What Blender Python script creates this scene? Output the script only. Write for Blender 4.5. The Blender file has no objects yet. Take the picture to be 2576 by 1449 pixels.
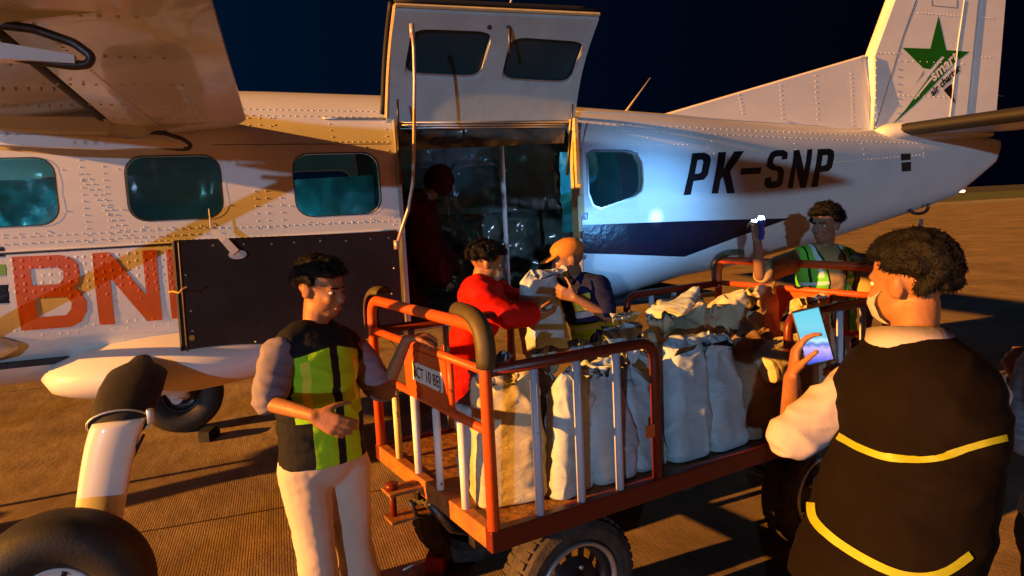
import bpy, bmesh, math, random
import numpy as np
from mathutils import Vector, Matrix, noise
from mathutils.bvhtree import BVHTree
random.seed(7)
sc = bpy.context.scene
col = sc.collection
R = math.radians
# ------------------------------------------------------------------ camera
PSI, TH, RO, FPX = R(18.5), math.atan(.1147), .05, 1740.0
CAM = Vector((0, 0, 1.9))
cf = Vector((math.sin(PSI)*math.cos(TH), math.cos(PSI)*math.cos(TH), -math.sin(TH)))
cr0 = Vector((math.cos(PSI), -math.sin(PSI), 0)); cu0 = cr0.cross(cf)
cr = cr0*math.cos(RO) - cu0*math.sin(RO); cu = cu0*math.cos(RO) + cr0*math.sin(RO)
cd = bpy.data.cameras.new('camera'); cam = bpy.data.objects.new('camera', cd); col.objects.link(cam)
cam.matrix_world = Matrix.Translation(CAM) @ Matrix((cr, cu, -cf)).transposed().to_4x4()
cd.sensor_width = 36; cd.lens = 36*FPX/2576; cd.clip_end = 3000; cd.clip_start = .05
sc.camera = cam
def ray(px, py): return cf + cr*((px-1288)/FPX) + cu*((724.5-py)/FPX)
def U(px, py, d): return CAM + ray(px, py)*d            # point at a given distance in front of the camera
def PY(px, py, y): v = ray(px, py); return CAM + v*((y-CAM.y)/v.y)
def PZ(px, py, z): v = ray(px, py); return CAM + v*((z-CAM.z)/v.z)
# ------------------------------------------------------------------ night sky
w = bpy.data.worlds.new('World'); sc.world = w; w.use_nodes = True
nt = w.node_tree; bg = nt.nodes['Background']
tc = nt.nodes.new('ShaderNodeTexCoord'); sp = nt.nodes.new('ShaderNodeSeparateXYZ'); nt.links.new(tc.outputs['Generated'], sp.inputs[0])
mr = nt.nodes.new('ShaderNodeMapRange'); mr.inputs['From Min'].default_value = -.35; mr.inputs['From Max'].default_value = .72
nt.links.new(sp.outputs['X'], mr.inputs['Value'])
rp = nt.nodes.new('ShaderNodeValToRGB'); rp.color_ramp.elements[0].color = (.0006, .0075, .024, 1); rp.color_ramp.elements[1].color = (.0003, .0006, .0035, 1)
e = rp.color_ramp.elements.new(.5); e.color = (.0003, .0035, .012, 1)
nt.links.new(mr.outputs[0], rp.inputs[0]); nt.links.new(rp.outputs[0], bg.inputs[0]); bg.inputs[1].default_value = 1.0
# ------------------------------------------------------------------ lights: a low sodium flood from the left, a cool flood from the front left
def sun(name, travel, color, e, ang):
    l = bpy.data.lights.new(name, 'SUN'); l.color = color; l.energy = e; l.angle = R(ang)
    o = bpy.data.objects.new(name, l); col.objects.link(o)
    o.rotation_euler = Vector(travel).to_track_quat('-Z', 'Y').to_euler(); return o
sun('sodium_floodlight', (1, .115, -.215), (1, .39, .055), 13, .45)
sun('cool_floodlight', (.66, 1, -.10), (.40, .66, 1), .92, .5)
sc.view_settings.view_transform = 'Standard'; sc.view_settings.look = 'None'; sc.view_settings.exposure = 0; sc.view_settings.gamma = 1
sc.cycles.max_bounces = 6; sc.cycles.sample_clamp_indirect = 4; sc.cycles.caustics_reflective = False; sc.cycles.caustics_refractive = False
sc.cycles.use_denoising = True

# ------------------------------------------------------------------ materials
def mat(name, c, rough=.5, metal=0, var=0, vs=6, bump=0, bs=40, c2=None, spec=.5, emit=None, es=0, alpha=1, trans=0, coat=0, vthr=(.35, .7), stretch=(1, 1, 1), ior=1.45, sss=0):
    m = bpy.data.materials.new(name); m.use_nodes = True; n = m.node_tree; b = n.nodes['Principled BSDF']
    b.inputs['Base Color'].default_value = (*c, 1); b.inputs['Roughness'].default_value = rough; b.inputs['Metallic'].default_value = metal
    b.inputs['Specular IOR Level'].default_value = spec; b.inputs['Transmission Weight'].default_value = trans; b.inputs['Coat Weight'].default_value = coat
    b.inputs['Alpha'].default_value = alpha; b.inputs['IOR'].default_value = ior
    t = n.nodes.new('ShaderNodeTexCoord'); mp = n.nodes.new('ShaderNodeMapping'); mp.inputs['Scale'].default_value = stretch
    n.links.new(t.outputs['Object'], mp.inputs[0])
    if var or c2:
        no = n.nodes.new('ShaderNodeTexNoise'); no.inputs['Scale'].default_value = vs; no.inputs['Detail'].default_value = 7; no.inputs['Roughness'].default_value = .62
        n.links.new(mp.outputs[0], no.inputs[0])
        rr = n.nodes.new('ShaderNodeValToRGB'); rr.color_ramp.elements[0].position, rr.color_ramp.elements[1].position = vthr
        k = c2 or tuple(x*(1-var) for x in c)
        rr.color_ramp.elements[0].color = (*k, 1); rr.color_ramp.elements[1].color = (*c, 1)
        n.links.new(no.outputs[0], rr.inputs[0]); n.links.new(rr.outputs[0], b.inputs['Base Color'])
        mr2 = n.nodes.new('ShaderNodeMapRange'); mr2.inputs['To Min'].default_value = min(1, rough+.12); mr2.inputs['To Max'].default_value = max(0, rough-.08)
        n.links.new(no.outputs[0], mr2.inputs[0]); n.links.new(mr2.outputs[0], b.inputs['Roughness'])
    if bump:
        nb = n.nodes.new('ShaderNodeTexNoise'); nb.inputs['Scale'].default_value = bs; nb.inputs['Detail'].default_value = 5
        n.links.new(mp.outputs[0], nb.inputs[0]); bu = n.nodes.new('ShaderNodeBump'); bu.inputs['Strength'].default_value = bump; bu.inputs['Distance'].default_value = .01
        n.links.new(nb.outputs[0], bu.inputs['Height']); n.links.new(bu.outputs[0], b.inputs['Normal'])
    if emit: b.inputs['Emission Color'].default_value = (*emit, 1); b.inputs['Emission Strength'].default_value = es
    return m
M = {}
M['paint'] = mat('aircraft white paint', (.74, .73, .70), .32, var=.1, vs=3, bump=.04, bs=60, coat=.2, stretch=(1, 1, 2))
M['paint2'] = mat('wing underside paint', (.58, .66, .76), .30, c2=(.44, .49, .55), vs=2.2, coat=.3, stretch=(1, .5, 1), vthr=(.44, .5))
M['decal_w'] = mat('white vinyl', (.78, .76, .74), .35, var=.12, vs=7)
M['decal_r'] = mat('orange red vinyl', (.62, .115, .02), .35, var=.15, vs=9)
M['decal_k'] = mat('black vinyl', (.008, .010, .022), .3, bump=.4, bs=22, spec=.35)
M['ink'] = mat('black lettering', (.010, .010, .012), .4)
M['green'] = mat('green vinyl', (.01, .13, .008), .4, var=.15)
M['lime'] = mat('lime stripe', (.18, .4, .02), .4)
M['black'] = mat('black rubber seal', (.012, .012, .013), .7)
M['tyre'] = mat('tyre rubber', (.022, .02, .018), .62, var=.4, vs=12, bump=.15, bs=70)
M['tyre_d'] = mat('dusty tyre rubber', (.075, .055, .04), .8, c2=(.025, .022, .02), vs=18, bump=.3, bs=90)
M['glass'] = mat('tinted cabin window', (.008, .035, .042), .06, trans=0, spec=.7, alpha=.5)
M['doorglass'] = mat('dark tinted window', (.012, .045, .06), .25, spec=.3, alpha=.9)
M['doorin'] = mat('door lining off white', (.47, .57, .58), .55, var=.16, vs=8, bump=.05)
M['frame'] = mat('sodium-lit yellow frame', (.70, .52, .25), .5, var=.25, vs=20)  # orange light on the door edges put into the yellow base colour
M['alu'] = mat('bare aluminium', (.55, .55, .56), .4, metal=.8, var=.2, vs=14)
M['steel'] = mat('dark steel', (.09, .09, .10), .42, metal=.85, c2=(.05, .04, .035), vs=12)
M['panel'] = mat('dark door inner lining', (.042, .035, .032), .27, var=.45, vs=5, bump=.06, bs=30)
M['boot'] = mat('black gear leg boot', (.016, .013, .011), .75, var=.4, vs=9, bump=.3, bs=25)
M['plastic'] = mat('crumpled clear sheeting', (.12, .15, .14), .16, var=.6, vs=4, spec=.8)
M['plastic2'] = mat('thin clear sheeting', (.10, .13, .12), .14, var=.6, vs=3, spec=.8, alpha=.55)
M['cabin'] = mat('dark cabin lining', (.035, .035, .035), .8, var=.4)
M['sheetteal'] = mat('teal curtain', (.05, .42, .5), .3, var=.5, vs=5, spec=.7)
M['redrail'] = mat('orange red rail paint', (.58, .085, .012), .42, c2=(.10, .03, .012), vs=24, vthr=(.30, .38), bump=.12, bs=50)
M['shaderail'] = mat('shaded red rail paint', (.13, .016, .007), .36, c2=(.05, .013, .008), vs=16, vthr=(.3, .4), bump=.1)  # same red paint, darkened in colour for the rails in shade
M['whitebar'] = mat('chipped white bar paint', (.74, .72, .70), .5, c2=(.10, .05, .03), vs=38, vthr=(.30, .345), stretch=(1, 1, .45))
M['cool_bar'] = mat('cool-lit white bar paint', (.50, .52, .60), .5, c2=(.22, .2, .2), vs=40, vthr=(.28, .34), stretch=(1, 1, .45))  # white bar paint with the cool light of the long sides put in
M['deck'] = mat('worn chequer deck', (.34, .16, .035), .5, c2=(.10, .055, .03), vs=16, vthr=(.35, .6), bump=.7, bs=34)
M['guard'] = mat('olive rubber guard', (.10, .075, .03), .55, var=.4, vs=12, bump=.15)
M['plate'] = mat('white number plate', (.8, .78, .7), .5, var=.15, vs=25)
M['chock'] = mat('red wooden chock', (.5, .03, .015), .6, var=.3, vs=15)
M['skin'] = mat('brown skin', (.36, .155, .06), .5, var=.22, vs=16, bump=.15, bs=90)
M['skin_d'] = mat('dark brown skin', (.24, .12, .07), .5, var=.15, vs=14)
M['hair'] = mat('black hair', (.008, .007, .007), .55, bump=.6, bs=120)
M['pink'] = mat('dusty grey shirt', (.23, .20, .24), .8, var=.12, bump=.2, bs=30)
M['white_sh'] = mat('white shirt cloth', (.46, .40, .42), .85, var=.08, bump=.2, bs=24)
M['beige'] = mat('beige trouser cloth', (.60, .50, .40), .85, var=.12, vs=5, bump=.2, bs=26)
M['vblack'] = mat('black vest cloth', (.016, .015, .016), .8, var=.3, bump=.3, bs=22)
M['vdark'] = mat('dark brown vest cloth', (.007, .004, .003), .85, var=.3, bump=.3, bs=18)
M['vgreen'] = mat('lime hi vis cloth', (.28, .50, .02), .6, var=.12, bump=.2, bs=28)
M['vgreen2'] = mat('green hi vis cloth', (.09, .36, .06), .6, var=.15, bump=.2, bs=28)
M['vyel'] = mat('yellow hi vis cloth', (.60, .52, .03), .6, var=.12)
M['refl'] = mat('reflective tape', (.55, .58, .60), .3, var=.35, vs=40, spec=.8)
M['navy'] = mat('navy work clothes', (.012, .016, .07), .8, var=.3, bump=.3, bs=20)
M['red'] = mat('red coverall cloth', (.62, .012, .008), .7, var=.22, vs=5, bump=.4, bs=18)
M['red_dim'] = mat('dim red coverall cloth', (.06, .002, .002), .85, var=.2, vs=5)  # red cloth with the darkness of the cabin put into its colour
M['tan'] = mat('tan shirt cloth', (.46, .32, .14), .8, var=.15, bump=.3, bs=22)
M['greyw'] = mat('grey work trousers', (.05, .05, .055), .85, var=.2)
M['cap'] = mat('orange cap cloth', (.55, .21, .03), .8, var=.2, bump=.2)
M['mask'] = mat('white face mask', (.7, .72, .76), .7)
M['lips'] = mat('lips', (.30, .11, .08), .5)
M['eye'] = mat('eye white', (.6, .58, .55), .3)
M['pupil'] = mat('dark iris', (.01, .008, .006), .2)
M['pipe'] = mat('yellow reflective piping', (.34, .38, .012), .5, var=.2, vs=60, stretch=(1, 1, 6))
M['phone'] = mat('black phone case', (.01, .01, .012), .3)
M['shoe'] = mat('black shoe leather', (.012, .011, .01), .45)
M['stripe_sh'] = mat('striped sleeve cloth', (.3, .33, .38), .8, var=.6, vs=8, stretch=(1, 1, 9))
for k_ in ('vblack', 'vdark', 'navy', 'pink', 'beige', 'red', 'red_dim', 'greyw', 'white_sh', 'vgreen', 'vgreen2', 'tan', 'hair'):
    M[k_].node_tree.nodes['Principled BSDF'].inputs['Specular IOR Level'].default_value = .12
# woven sack cloth: fine weave plus grime
def sackmat(name, c, c2):
    m = mat(name, c, .62, c2=c2, vs=7, vthr=(.3, .62)); n = m.node_tree; b = n.nodes['Principled BSDF']
    t = n.nodes.new('ShaderNodeTexCoord')
    wv = n.nodes.new('ShaderNodeTexNoise'); wv.inputs['Scale'].default_value = 20; wv.inputs['Detail'].default_value = 4; wv.inputs['Distortion'].default_value = .9
    mp = n.nodes.new('ShaderNodeMapping'); mp.inputs['Scale'].default_value = (.8, .8, 2.4)
    n.links.new(t.outputs['Object'], mp.inputs[0]); n.links.new(mp.outputs[0], wv.inputs[0])
    w2 = n.nodes.new('ShaderNodeTexWave'); w2.inputs['Scale'].default_value = 90; w2.bands_direction = 'Z'; n.links.new(t.outputs['Object'], w2.inputs[0])
    ad = n.nodes.new('ShaderNodeMath'); ad.operation = 'MULTIPLY_ADD'; ad.inputs[1].default_value = .05; n.links.new(w2.outputs['Fac'], ad.inputs[0]); n.links.new(wv.outputs[0], ad.inputs[2])
    bu = n.nodes.new('ShaderNodeBump'); bu.inputs['Strength'].default_value = .5; bu.inputs['Distance'].default_value = .010
    n.links.new(ad.outputs[0], bu.inputs['Height']); n.links.new(bu.outputs[0], b.inputs['Normal'])
    b.inputs['Subsurface Weight'].default_value = 0
    return m
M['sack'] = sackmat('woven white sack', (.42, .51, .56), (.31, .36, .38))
M['sack_y'] = sackmat('woven cream and sodium-lit sack', (.55, .50, .34), (.38, .31, .18))  # cream cloth, also carrying the sodium tint of the lit sacks
M['sack_b'] = sackmat('shaded woven sack', (.24, .15, .09), (.15, .09, .05))  # same sack cloth, browned for the ones standing in shadow
M['sack_k'] = sackmat('black sack', (.03, .03, .032), (.015, .015, .015))

for k_ in ('decal_w', 'decal_r'):
    n = M[k_].node_tree; t = n.nodes.new('ShaderNodeTexCoord'); v_ = n.nodes.new('ShaderNodeTexVoronoi'); v_.inputs['Scale'].default_value = 24; v_.inputs['Randomness'].default_value = .25
    q_ = n.nodes.new('ShaderNodeMapRange'); q_.inputs['From Min'].default_value = .10; q_.inputs['From Max'].default_value = .26; q_.inputs['To Min'].default_value = 1; q_.inputs['To Max'].default_value = 0
    n.links.new(t.outputs['Object'], v_.inputs[0]); n.links.new(v_.outputs['Distance'], q_.inputs[0]); b_ = n.nodes.new('ShaderNodeBump'); b_.inputs['Strength'].default_value = .28; b_.inputs['Distance'].default_value = .005
    n.links.new(q_.outputs[0], b_.inputs['Height']); n.links.new(b_.outputs[0], n.nodes['Principled BSDF'].inputs['Normal'])
# ------------------------------------------------------------------ object helpers
def link(name, me, m=None, parent=None, smooth=False):
    o = bpy.data.objects.new(name, me); col.objects.link(o)
    if m is not None:
        for x in (m if isinstance(m, (list, tuple)) else [m]): me.materials.append(x)
    if smooth: me.polygons.foreach_set('use_smooth', [True]*len(me.polygons)); me.update()
    if parent: o.parent = parent; o.matrix_parent_inverse = parent.matrix_world.inverted()
    return o
def obj(name, bm, m=None, parent=None, smooth=False, recalc=True):
    if recalc: bmesh.ops.recalc_face_normals(bm, faces=bm.faces)
    me = bpy.data.meshes.new(name); bm.to_mesh(me); bm.free()
    return link(name, me, m, parent, smooth)
def merge(o, bm, m):
    """put surface detail into the mesh of an existing part"""
    bmesh.ops.recalc_face_normals(bm, faces=bm.faces); k = len(o.data.materials); o.data.materials.append(m)
    for f in bm.faces: f.material_index = k; f.smooth = True
    t = bpy.data.meshes.new('t'); bm.to_mesh(t); bm.free(); b = bmesh.new(); b.from_mesh(o.data); sm = {}
    b.from_mesh(t); b.to_mesh(o.data); b.free(); bpy.data.meshes.remove(t); return o
def tag(o, label=None, cat=None, group=None, kind=None):
    for k, v in (('label', label), ('category', cat), ('group', group), ('kind', kind)):
        if v: o[k] = v
    return o
def empty(name, loc, label, cat, group=None):
    o = bpy.data.objects.new(name, None); col.objects.link(o); o.location = loc; o.empty_display_size = .2
    o.matrix_world = Matrix.Translation(loc)
    return tag(o, label, cat, group)
def B(): return bmesh.new()
def box(bm, c, s, rot=None, bevel=0, mi=0):
    mtx = Matrix.Translation(c) @ (rot.to_4x4() if rot else Matrix.Identity(4)) @ Matrix.Diagonal((*s, 1))
    r = bmesh.ops.create_cube(bm, size=1, matrix=mtx); vs = r['verts']
    if bevel:
        es = list({e for v in vs for e in v.link_edges}); bmesh.ops.bevel(bm, geom=es, offset=bevel, segments=2, affect='EDGES', profile=.5)
    return bm
def frame_of(d):
    d = Vector(d).normalized(); a = Vector((0, 0, 1)) if abs(d.z) < .9 else Vector((1, 0, 0))
    x = a.cross(d).normalized(); return x, d.cross(x), d
def ring(bm, c, x, y, r, n): return [bm.verts.new(c + x*(r*math.cos(2*math.pi*i/n)) + y*(r*math.sin(2*math.pi*i/n))) for i in range(n)]
def bridge(bm, a, b, mi=0):
    n = len(a)
    for i in range(n):
        f = bm.faces.new((a[i], a[(i+1) % n], b[(i+1) % n], b[i])); f.material_index = mi
def tube(bm, pts, r, n=10, mi=0, closed=False):
    pts = [Vector(p) for p in pts]; rs = r if isinstance(r, (list, tuple)) else [r]*len(pts)
    prev = None; first = None; x = None
    for i, p in enumerate(pts):
        if closed: t = pts[(i+1) % len(pts)]-pts[i-1]
        else: t = pts[min(i+1, len(pts)-1)]-pts[max(i-1, 0)]
        t.normalize()
        if x is None: x, y, _ = frame_of(t)
        else: x = (x - t*x.dot(t)).normalized(); y = t.cross(x)
        g = ring(bm, p, x, y, rs[i], n)
        if prev: bridge(bm, prev, g, mi)
        else: first = g
        prev = g
    if closed: bridge(bm, prev, first, mi)
    else:
        for q in (first, prev):
            f = bm.faces.new(q); f.material_index = mi
    return bm
def bend(pts, rad, n=6):
    pts = [Vector(p) for p in pts]; out = [pts[0]]
    for i in range(1, len(pts)-1):
        a = (pts[i-1]-pts[i]).normalized(); b = (pts[i+1]-pts[i]).normalized(); p0 = pts[i]+a*rad; p1 = pts[i]+b*rad
        for k in range(n+1):
            t = k/n; out.append(p0*(1-t)**2 + pts[i]*2*t*(1-t) + p1*t*t)
    out.append(pts[-1]); return out
def lathe(bm, prof, c, axis, n=48, mi=0, holes=None):
    x, y, d = frame_of(axis); c = Vector(c); rings = []
    for r, h in prof: rings.append(ring(bm, c + d*h, x, y, max(r, 1e-4), n))
    for k in range(len(rings)-1):
        for i in range(n):
            if holes and k == holes[0] and (i % holes[1]) in holes[2]: continue
            f = bm.faces.new((rings[k][i], rings[k][(i+1) % n], rings[k+1][(i+1) % n], rings[k+1][i])); f.material_index = mi
    return bm
def evald(o):
    dg = bpy.context.evaluated_depsgraph_get(); dg.update()
    me = bpy.data.meshes.new_from_object(o.evaluated_get(dg)); return me
def boolean(base, cutters):
    """base, cutters: bmesh -> mesh of base minus each cutter"""
    bo = obj('tmp', base, None); cs = []
    for c in cutters:
        k = obj('tmpc', c, None); cs.append(k); md = bo.modifiers.new('b', 'BOOLEAN'); md.operation = 'DIFFERENCE'; md.object = k; md.solver = 'EXACT'
    me = evald(bo)
    for k in cs+[bo]: bpy.data.objects.remove(k)
    return me
def rrect(x0, x1, z0, z1, r, n=5):
    out = []
    for cx, cz, a0 in ((x1-r, z1-r, 0), (x0+r, z1-r, 90), (x0+r, z0+r, 180), (x1-r, z0+r, 270)):
        for k in range(n+1):
            a = R(a0+90*k/n); out.append((cx+r*math.cos(a), cz+r*math.sin(a)))
    return out
def prism_y(bm, poly, y0, y1):
    a = [bm.verts.new((x, y0, z)) for x, z in poly]; b = [bm.verts.new((x, y1, z)) for x, z in poly]
    bm.faces.new(a); bm.faces.new(b); bridge(bm, a, b); return bm

# ------------------------------------------------------------------ ground
def ground_mat():
    m = bpy.data.materials.new('grooved concrete apron'); m.use_nodes = True; n = m.node_tree; b = n.nodes['Principled BSDF']
    L = n.links.new; t = n.nodes.new('ShaderNodeTexCoord')
    def noise_(sc_, det=6, vec=None, st=None):
        k = n.nodes.new('ShaderNodeTexNoise'); k.inputs['Scale'].default_value = sc_; k.inputs['Detail'].default_value = det; k.inputs['Roughness'].default_value = .65
        if st: mp = n.nodes.new('ShaderNodeMapping'); mp.inputs['Scale'].default_value = st; L(t.outputs['Object'], mp.inputs[0]); L(mp.outputs[0], k.inputs[0])
        else: L(t.outputs['Object'], k.inputs[0])
        return k
    def ramp(src, a, b_, ca=(0, 0, 0, 1), cb=(1, 1, 1, 1)):
        k = n.nodes.new('ShaderNodeValToRGB'); k.color_ramp.elements[0].position = a; k.color_ramp.elements[1].position = b_; k.color_ramp.elements[0].color = ca; k.color_ramp.elements[1].color = cb; L(src, k.inputs[0]); return k
    def mth(op, a, b_):
        k = n.nodes.new('ShaderNodeMath'); k.operation = op
        for i, v in enumerate((a, b_)):
            if isinstance(v, (int, float)): k.inputs[i].default_value = v
            else: L(v, k.inputs[i])
        return k.outputs[0]
    wv = n.nodes.new('ShaderNodeTexWave'); wv.bands_direction = 'X'; wv.wave_profile = 'SIN'; wv.inputs['Scale'].default_value = 20.5; wv.inputs['Distortion'].default_value = .12
    wv.inputs['Detail'].default_value = 3; wv.inputs['Detail Scale'].default_value = 1.1; wv.inputs['Detail Roughness'].default_value = .6; L(t.outputs['Object'], wv.inputs[0])
    gro = ramp(wv.outputs['Fac'], .08, .42)
    # grooves worn away in patches and gone beyond the near slabs
    sx = n.nodes.new('ShaderNodeSeparateXYZ'); L(t.outputs['Object'], sx.inputs[0])
    far = n.nodes.new('ShaderNodeMapRange'); far.inputs['From Min'].default_value = 4.9; far.inputs['From Max'].default_value = 6.6; L(sx.outputs['Y'], far.inputs[0])
    patch = ramp(noise_(.7, 4).outputs[0], .60, .72)
    fade = mth('MAXIMUM', far.outputs[0], patch.outputs[0])
    g = mth('MAXIMUM', gro.outputs[0], fade)
    big = noise_(.55, 8); fine = noise_(55, 5); med = noise_(5, 6, st=(1, .5, 1))
    base = ramp(big.outputs[0], .3, .7, (.23, .175, .125, 1), (.52, .40, .275, 1))
    mx = n.nodes.new('ShaderNodeMix'); mx.data_type = 'RGBA'; mx.blend_type = 'MULTIPLY'; mx.inputs[0].default_value = .75
    L(base.outputs[0], mx.inputs[6]); L(ramp(med.outputs[0], .3, .65, (.55, .53, .5, 1)).outputs[0], mx.inputs[7])
    m2 = n.nodes.new('ShaderNodeMix'); m2.data_type = 'RGBA'; m2.blend_type = 'MULTIPLY'; m2.inputs[0].default_value = 1
    L(mx.outputs[2], m2.inputs[6]); L(ramp(g, 0, 1, (.38, .31, .26, 1)).outputs[0], m2.inputs[7])
    m3 = n.nodes.new('ShaderNodeMix'); m3.data_type = 'RGBA'; m3.blend_type = 'MULTIPLY'; m3.inputs[0].default_value = .6
    L(m2.outputs[2], m3.inputs[6]); L(ramp(fine.outputs[0], .35, .6, (.55, .52, .5, 1)).outputs[0], m3.inputs[7])
    # slab joints
    br = n.nodes.new('ShaderNodeTexBrick'); br.offset = 0; br.inputs['Scale'].default_value = 1; br.inputs['Brick Width'].default_value = 5.2; br.inputs['Row Height'].default_value = 5.05; br.inputs['Mortar Size'].default_value = .012
    br.inputs['Color1'].default_value = br.inputs['Color2'].default_value = (1, 1, 1, 1); br.inputs['Mortar'].default_value = (.25, .22, .2, 1)
    mp = n.nodes.new('ShaderNodeMapping'); mp.inputs['Location'].default_value = (3.7, 0.35, 0); L(t.outputs['Object'], mp.inputs[0]); L(mp.outputs[0], br.inputs[0])
    m4 = n.nodes.new('ShaderNodeMix'); m4.data_type = 'RGBA'; m4.blend_type = 'MULTIPLY'; m4.inputs[0].default_value = 1; L(m3.outputs[2], m4.inputs[6]); L(br.outputs[0], m4.inputs[7])
    L(m4.outputs[2], b.inputs['Base Color']); b.inputs['Roughness'].default_value = .75; b.inputs['Specular IOR Level'].default_value = .3
    bu = n.nodes.new('ShaderNodeBump'); bu.inputs['Strength'].default_value = .5; bu.inputs['Distance'].default_value = .0035; L(g, bu.inputs['Height'])
    b2 = n.nodes.new('ShaderNodeBump'); b2.inputs['Strength'].default_value = .35; b2.inputs['Distance'].default_value = .006; L(fine.outputs[0], b2.inputs['Height']); L(bu.outputs[0], b2.inputs['Normal'])
    b3 = n.nodes.new('ShaderNodeBump'); b3.inputs['Strength'].default_value = .22; b3.inputs['Distance'].default_value = .05; L(med.outputs[0], b3.inputs['Height']); L(b2.outputs[0], b3.inputs['Normal'])
    L(b3.outputs[0], b.inputs['Normal']); return m
def sheet(name, x0, x1, y0, y1, z, m, rot=0):
    bm = B(); v = [bm.verts.new((x, y, z)) for x, y in ((x0, y0), (x1, y0), (x1, y1), (x0, y1))]; bm.faces.new(v); return obj(name, bm, m)
tag(sheet('apron_ground', -400, 900, -400, 900, 0, ground_mat()), kind='structure')
M['grass'] = mat('mown grass', (.10, .15, .05), .95, c2=(.04, .06, .02), vs=.25, bump=.4, bs=4)
M['dirtdark'] = mat('dark field', (.012, .013, .012), 1)
# the grass runs along the far edge of the apron
def quad(name, pts, z, m):
    bm = B(); bm.faces.new([bm.verts.new((p[0], p[1], z)) for p in pts]); return obj(name, bm, m)
ga, gb = PZ(2400, 506, 0), PZ(2575, 496, 0); gd = (gb-ga).normalized(); gn = Vector((-gd.y, gd.x, 0)); gn = gn if gn.y > 0 else -gn
tag(quad('grass_verge', [ga-gd*400, ga+gd*500, ga+gd*500+gn*75, ga-gd*400+gn*75], .03, M['grass']), kind='structure')
tag(quad('field', [ga-gd*900+gn*75, ga+gd*900+gn*75, ga+gd*900+gn*900, ga-gd*900+gn*900], .05, M['dirtdark']), kind='structure')
ea, eb = PZ(2400, 514, 0), PZ(2575, 504, 0); ed = (eb-ea).normalized(); en = Vector((-ed.y, ed.x, 0)); en = en if en.y > 0 else -en
tag(quad('apron_shoulder', [ea-ed*400, ea+ed*500, ea+ed*500+en*9, ea-ed*400+en*9], .004, mat('pale shoulder', (.34, .33, .28), .9, var=.4, vs=.3)), kind='structure')

# ------------------------------------------------------------------ aeroplane
FC = 5.11
ST = [  # x, half width, z bottom, z top
 (-7.0, .10, 1.75, 1.95), (-6.6, .34, 1.35, 2.12), (-5.6, .52, 1.12, 2.30), (-4.4, .68, 1.05, 2.42), (-3.4, .80, .98, 2.66), (-2.6, .81, .99, 2.74), (-1.2, .81, 1.00, 2.745),
 (.0, .81, 1.03, 2.73), (1.0, .81, 1.07, 2.70), (1.95, .80, 1.10, 2.645), (2.35, .765, 1.15, 2.62), (2.95, .675, 1.27, 2.585), (3.45, .60, 1.31, 2.55),
 (3.9, .535, 1.38, 2.52), (4.8, .41, 1.515, 2.47), (5.6, .30, 1.665, 2.42), (6.2, .21, 1.79, 2.39), (6.52, .15, 1.95, 2.37), (6.8, .10, 2.10, 2.355), (6.92, .04, 2.24, 2.34)]
SX = np.array([s[0] for s in ST])
def sect(x):
    return [float(np.interp(x, SX, [s[k] for s in ST])) for k in (1, 2, 3)]
NEXP = 3.4
def ysurf(x, z):
    hw, zb, zt = sect(x); zm = (zb+zt)/2; h = (zt-zb)/2; t = min(abs((z-zm)/h), .999)
    return FC - hw*(1-t**NEXP)**(1/NEXP)
def loft_body(off=0, x0=-7, x1=6.92, dx=.1, n=64, hollow=False):
    bm = B(); xs = list(np.arange(x0, x1, dx))+[x1]; prev = None; first = None
    for x in xs:
        hw, zb, zt = sect(x); zm = (zb+zt)/2; h = (zt-zb)/2-off; hw -= off; g = []
        for i in range(n):
            a = 2*math.pi*i/n; c, s = math.cos(a), math.sin(a); e_ = 2/NEXP
            g.append(bm.verts.new((x, FC + hw*math.copysign(abs(c)**e_, c), zm + h*math.copysign(abs(s)**e_, s))))
        if prev: bridge(bm, prev, g)
        else: first = g
        prev = g
    bm.faces.new(first); bm.faces.new(prev); return bm
plane = empty('light_aeroplane', (0, FC, 0), 'white high-wing turboprop aeroplane being loaded through its open cargo door', 'aeroplane')
WIN = [(-1.62, -1.09, 1.94, 2.29), (-.755, -.275, 1.935, 2.285), (.125, .62, 1.915, 2.28)]
cut = [loft_body(.05, -3.2, 3.1, .3, 32)]
c = B(); prism_y(c, [(.73, 1.15), (.73, 2.47), (.80, 2.50), (1.88, 2.50), (1.95, 2.47), (1.95, 1.15)], 3.9, 4.75); cut.append(c)
for x0, x1, z0, z1 in WIN:
    c = B(); prism_y(c, rrect(x0, x1, z0, z1, .09), 4.0, 4.6); cut.append(c)
    c = B(); prism_y(c, rrect(x0, x1, z0, z1, .09), 5.6, 6.1); cut.append(c)
AFT = [(2.035, 2.235), (2.03, 1.98), (2.06, 1.90), (2.12, 1.875), (2.40, 1.945), (2.455, 1.98), (2.47, 2.05), (2.465, 2.17), (2.43, 2.235), (2.36, 2.255), (2.10, 2.26)]
c = B(); prism_y(c, AFT, 4.0, 4.7); cut.append(c)
for x0, x1 in ((.86, 1.32), (1.5, 1.9)):
    c = B(); prism_y(c, rrect(x0, x1, 1.92, 2.28, .09), 5.6, 6.1); cut.append(c)
body_me = boolean(loft_body(), cut)
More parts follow.
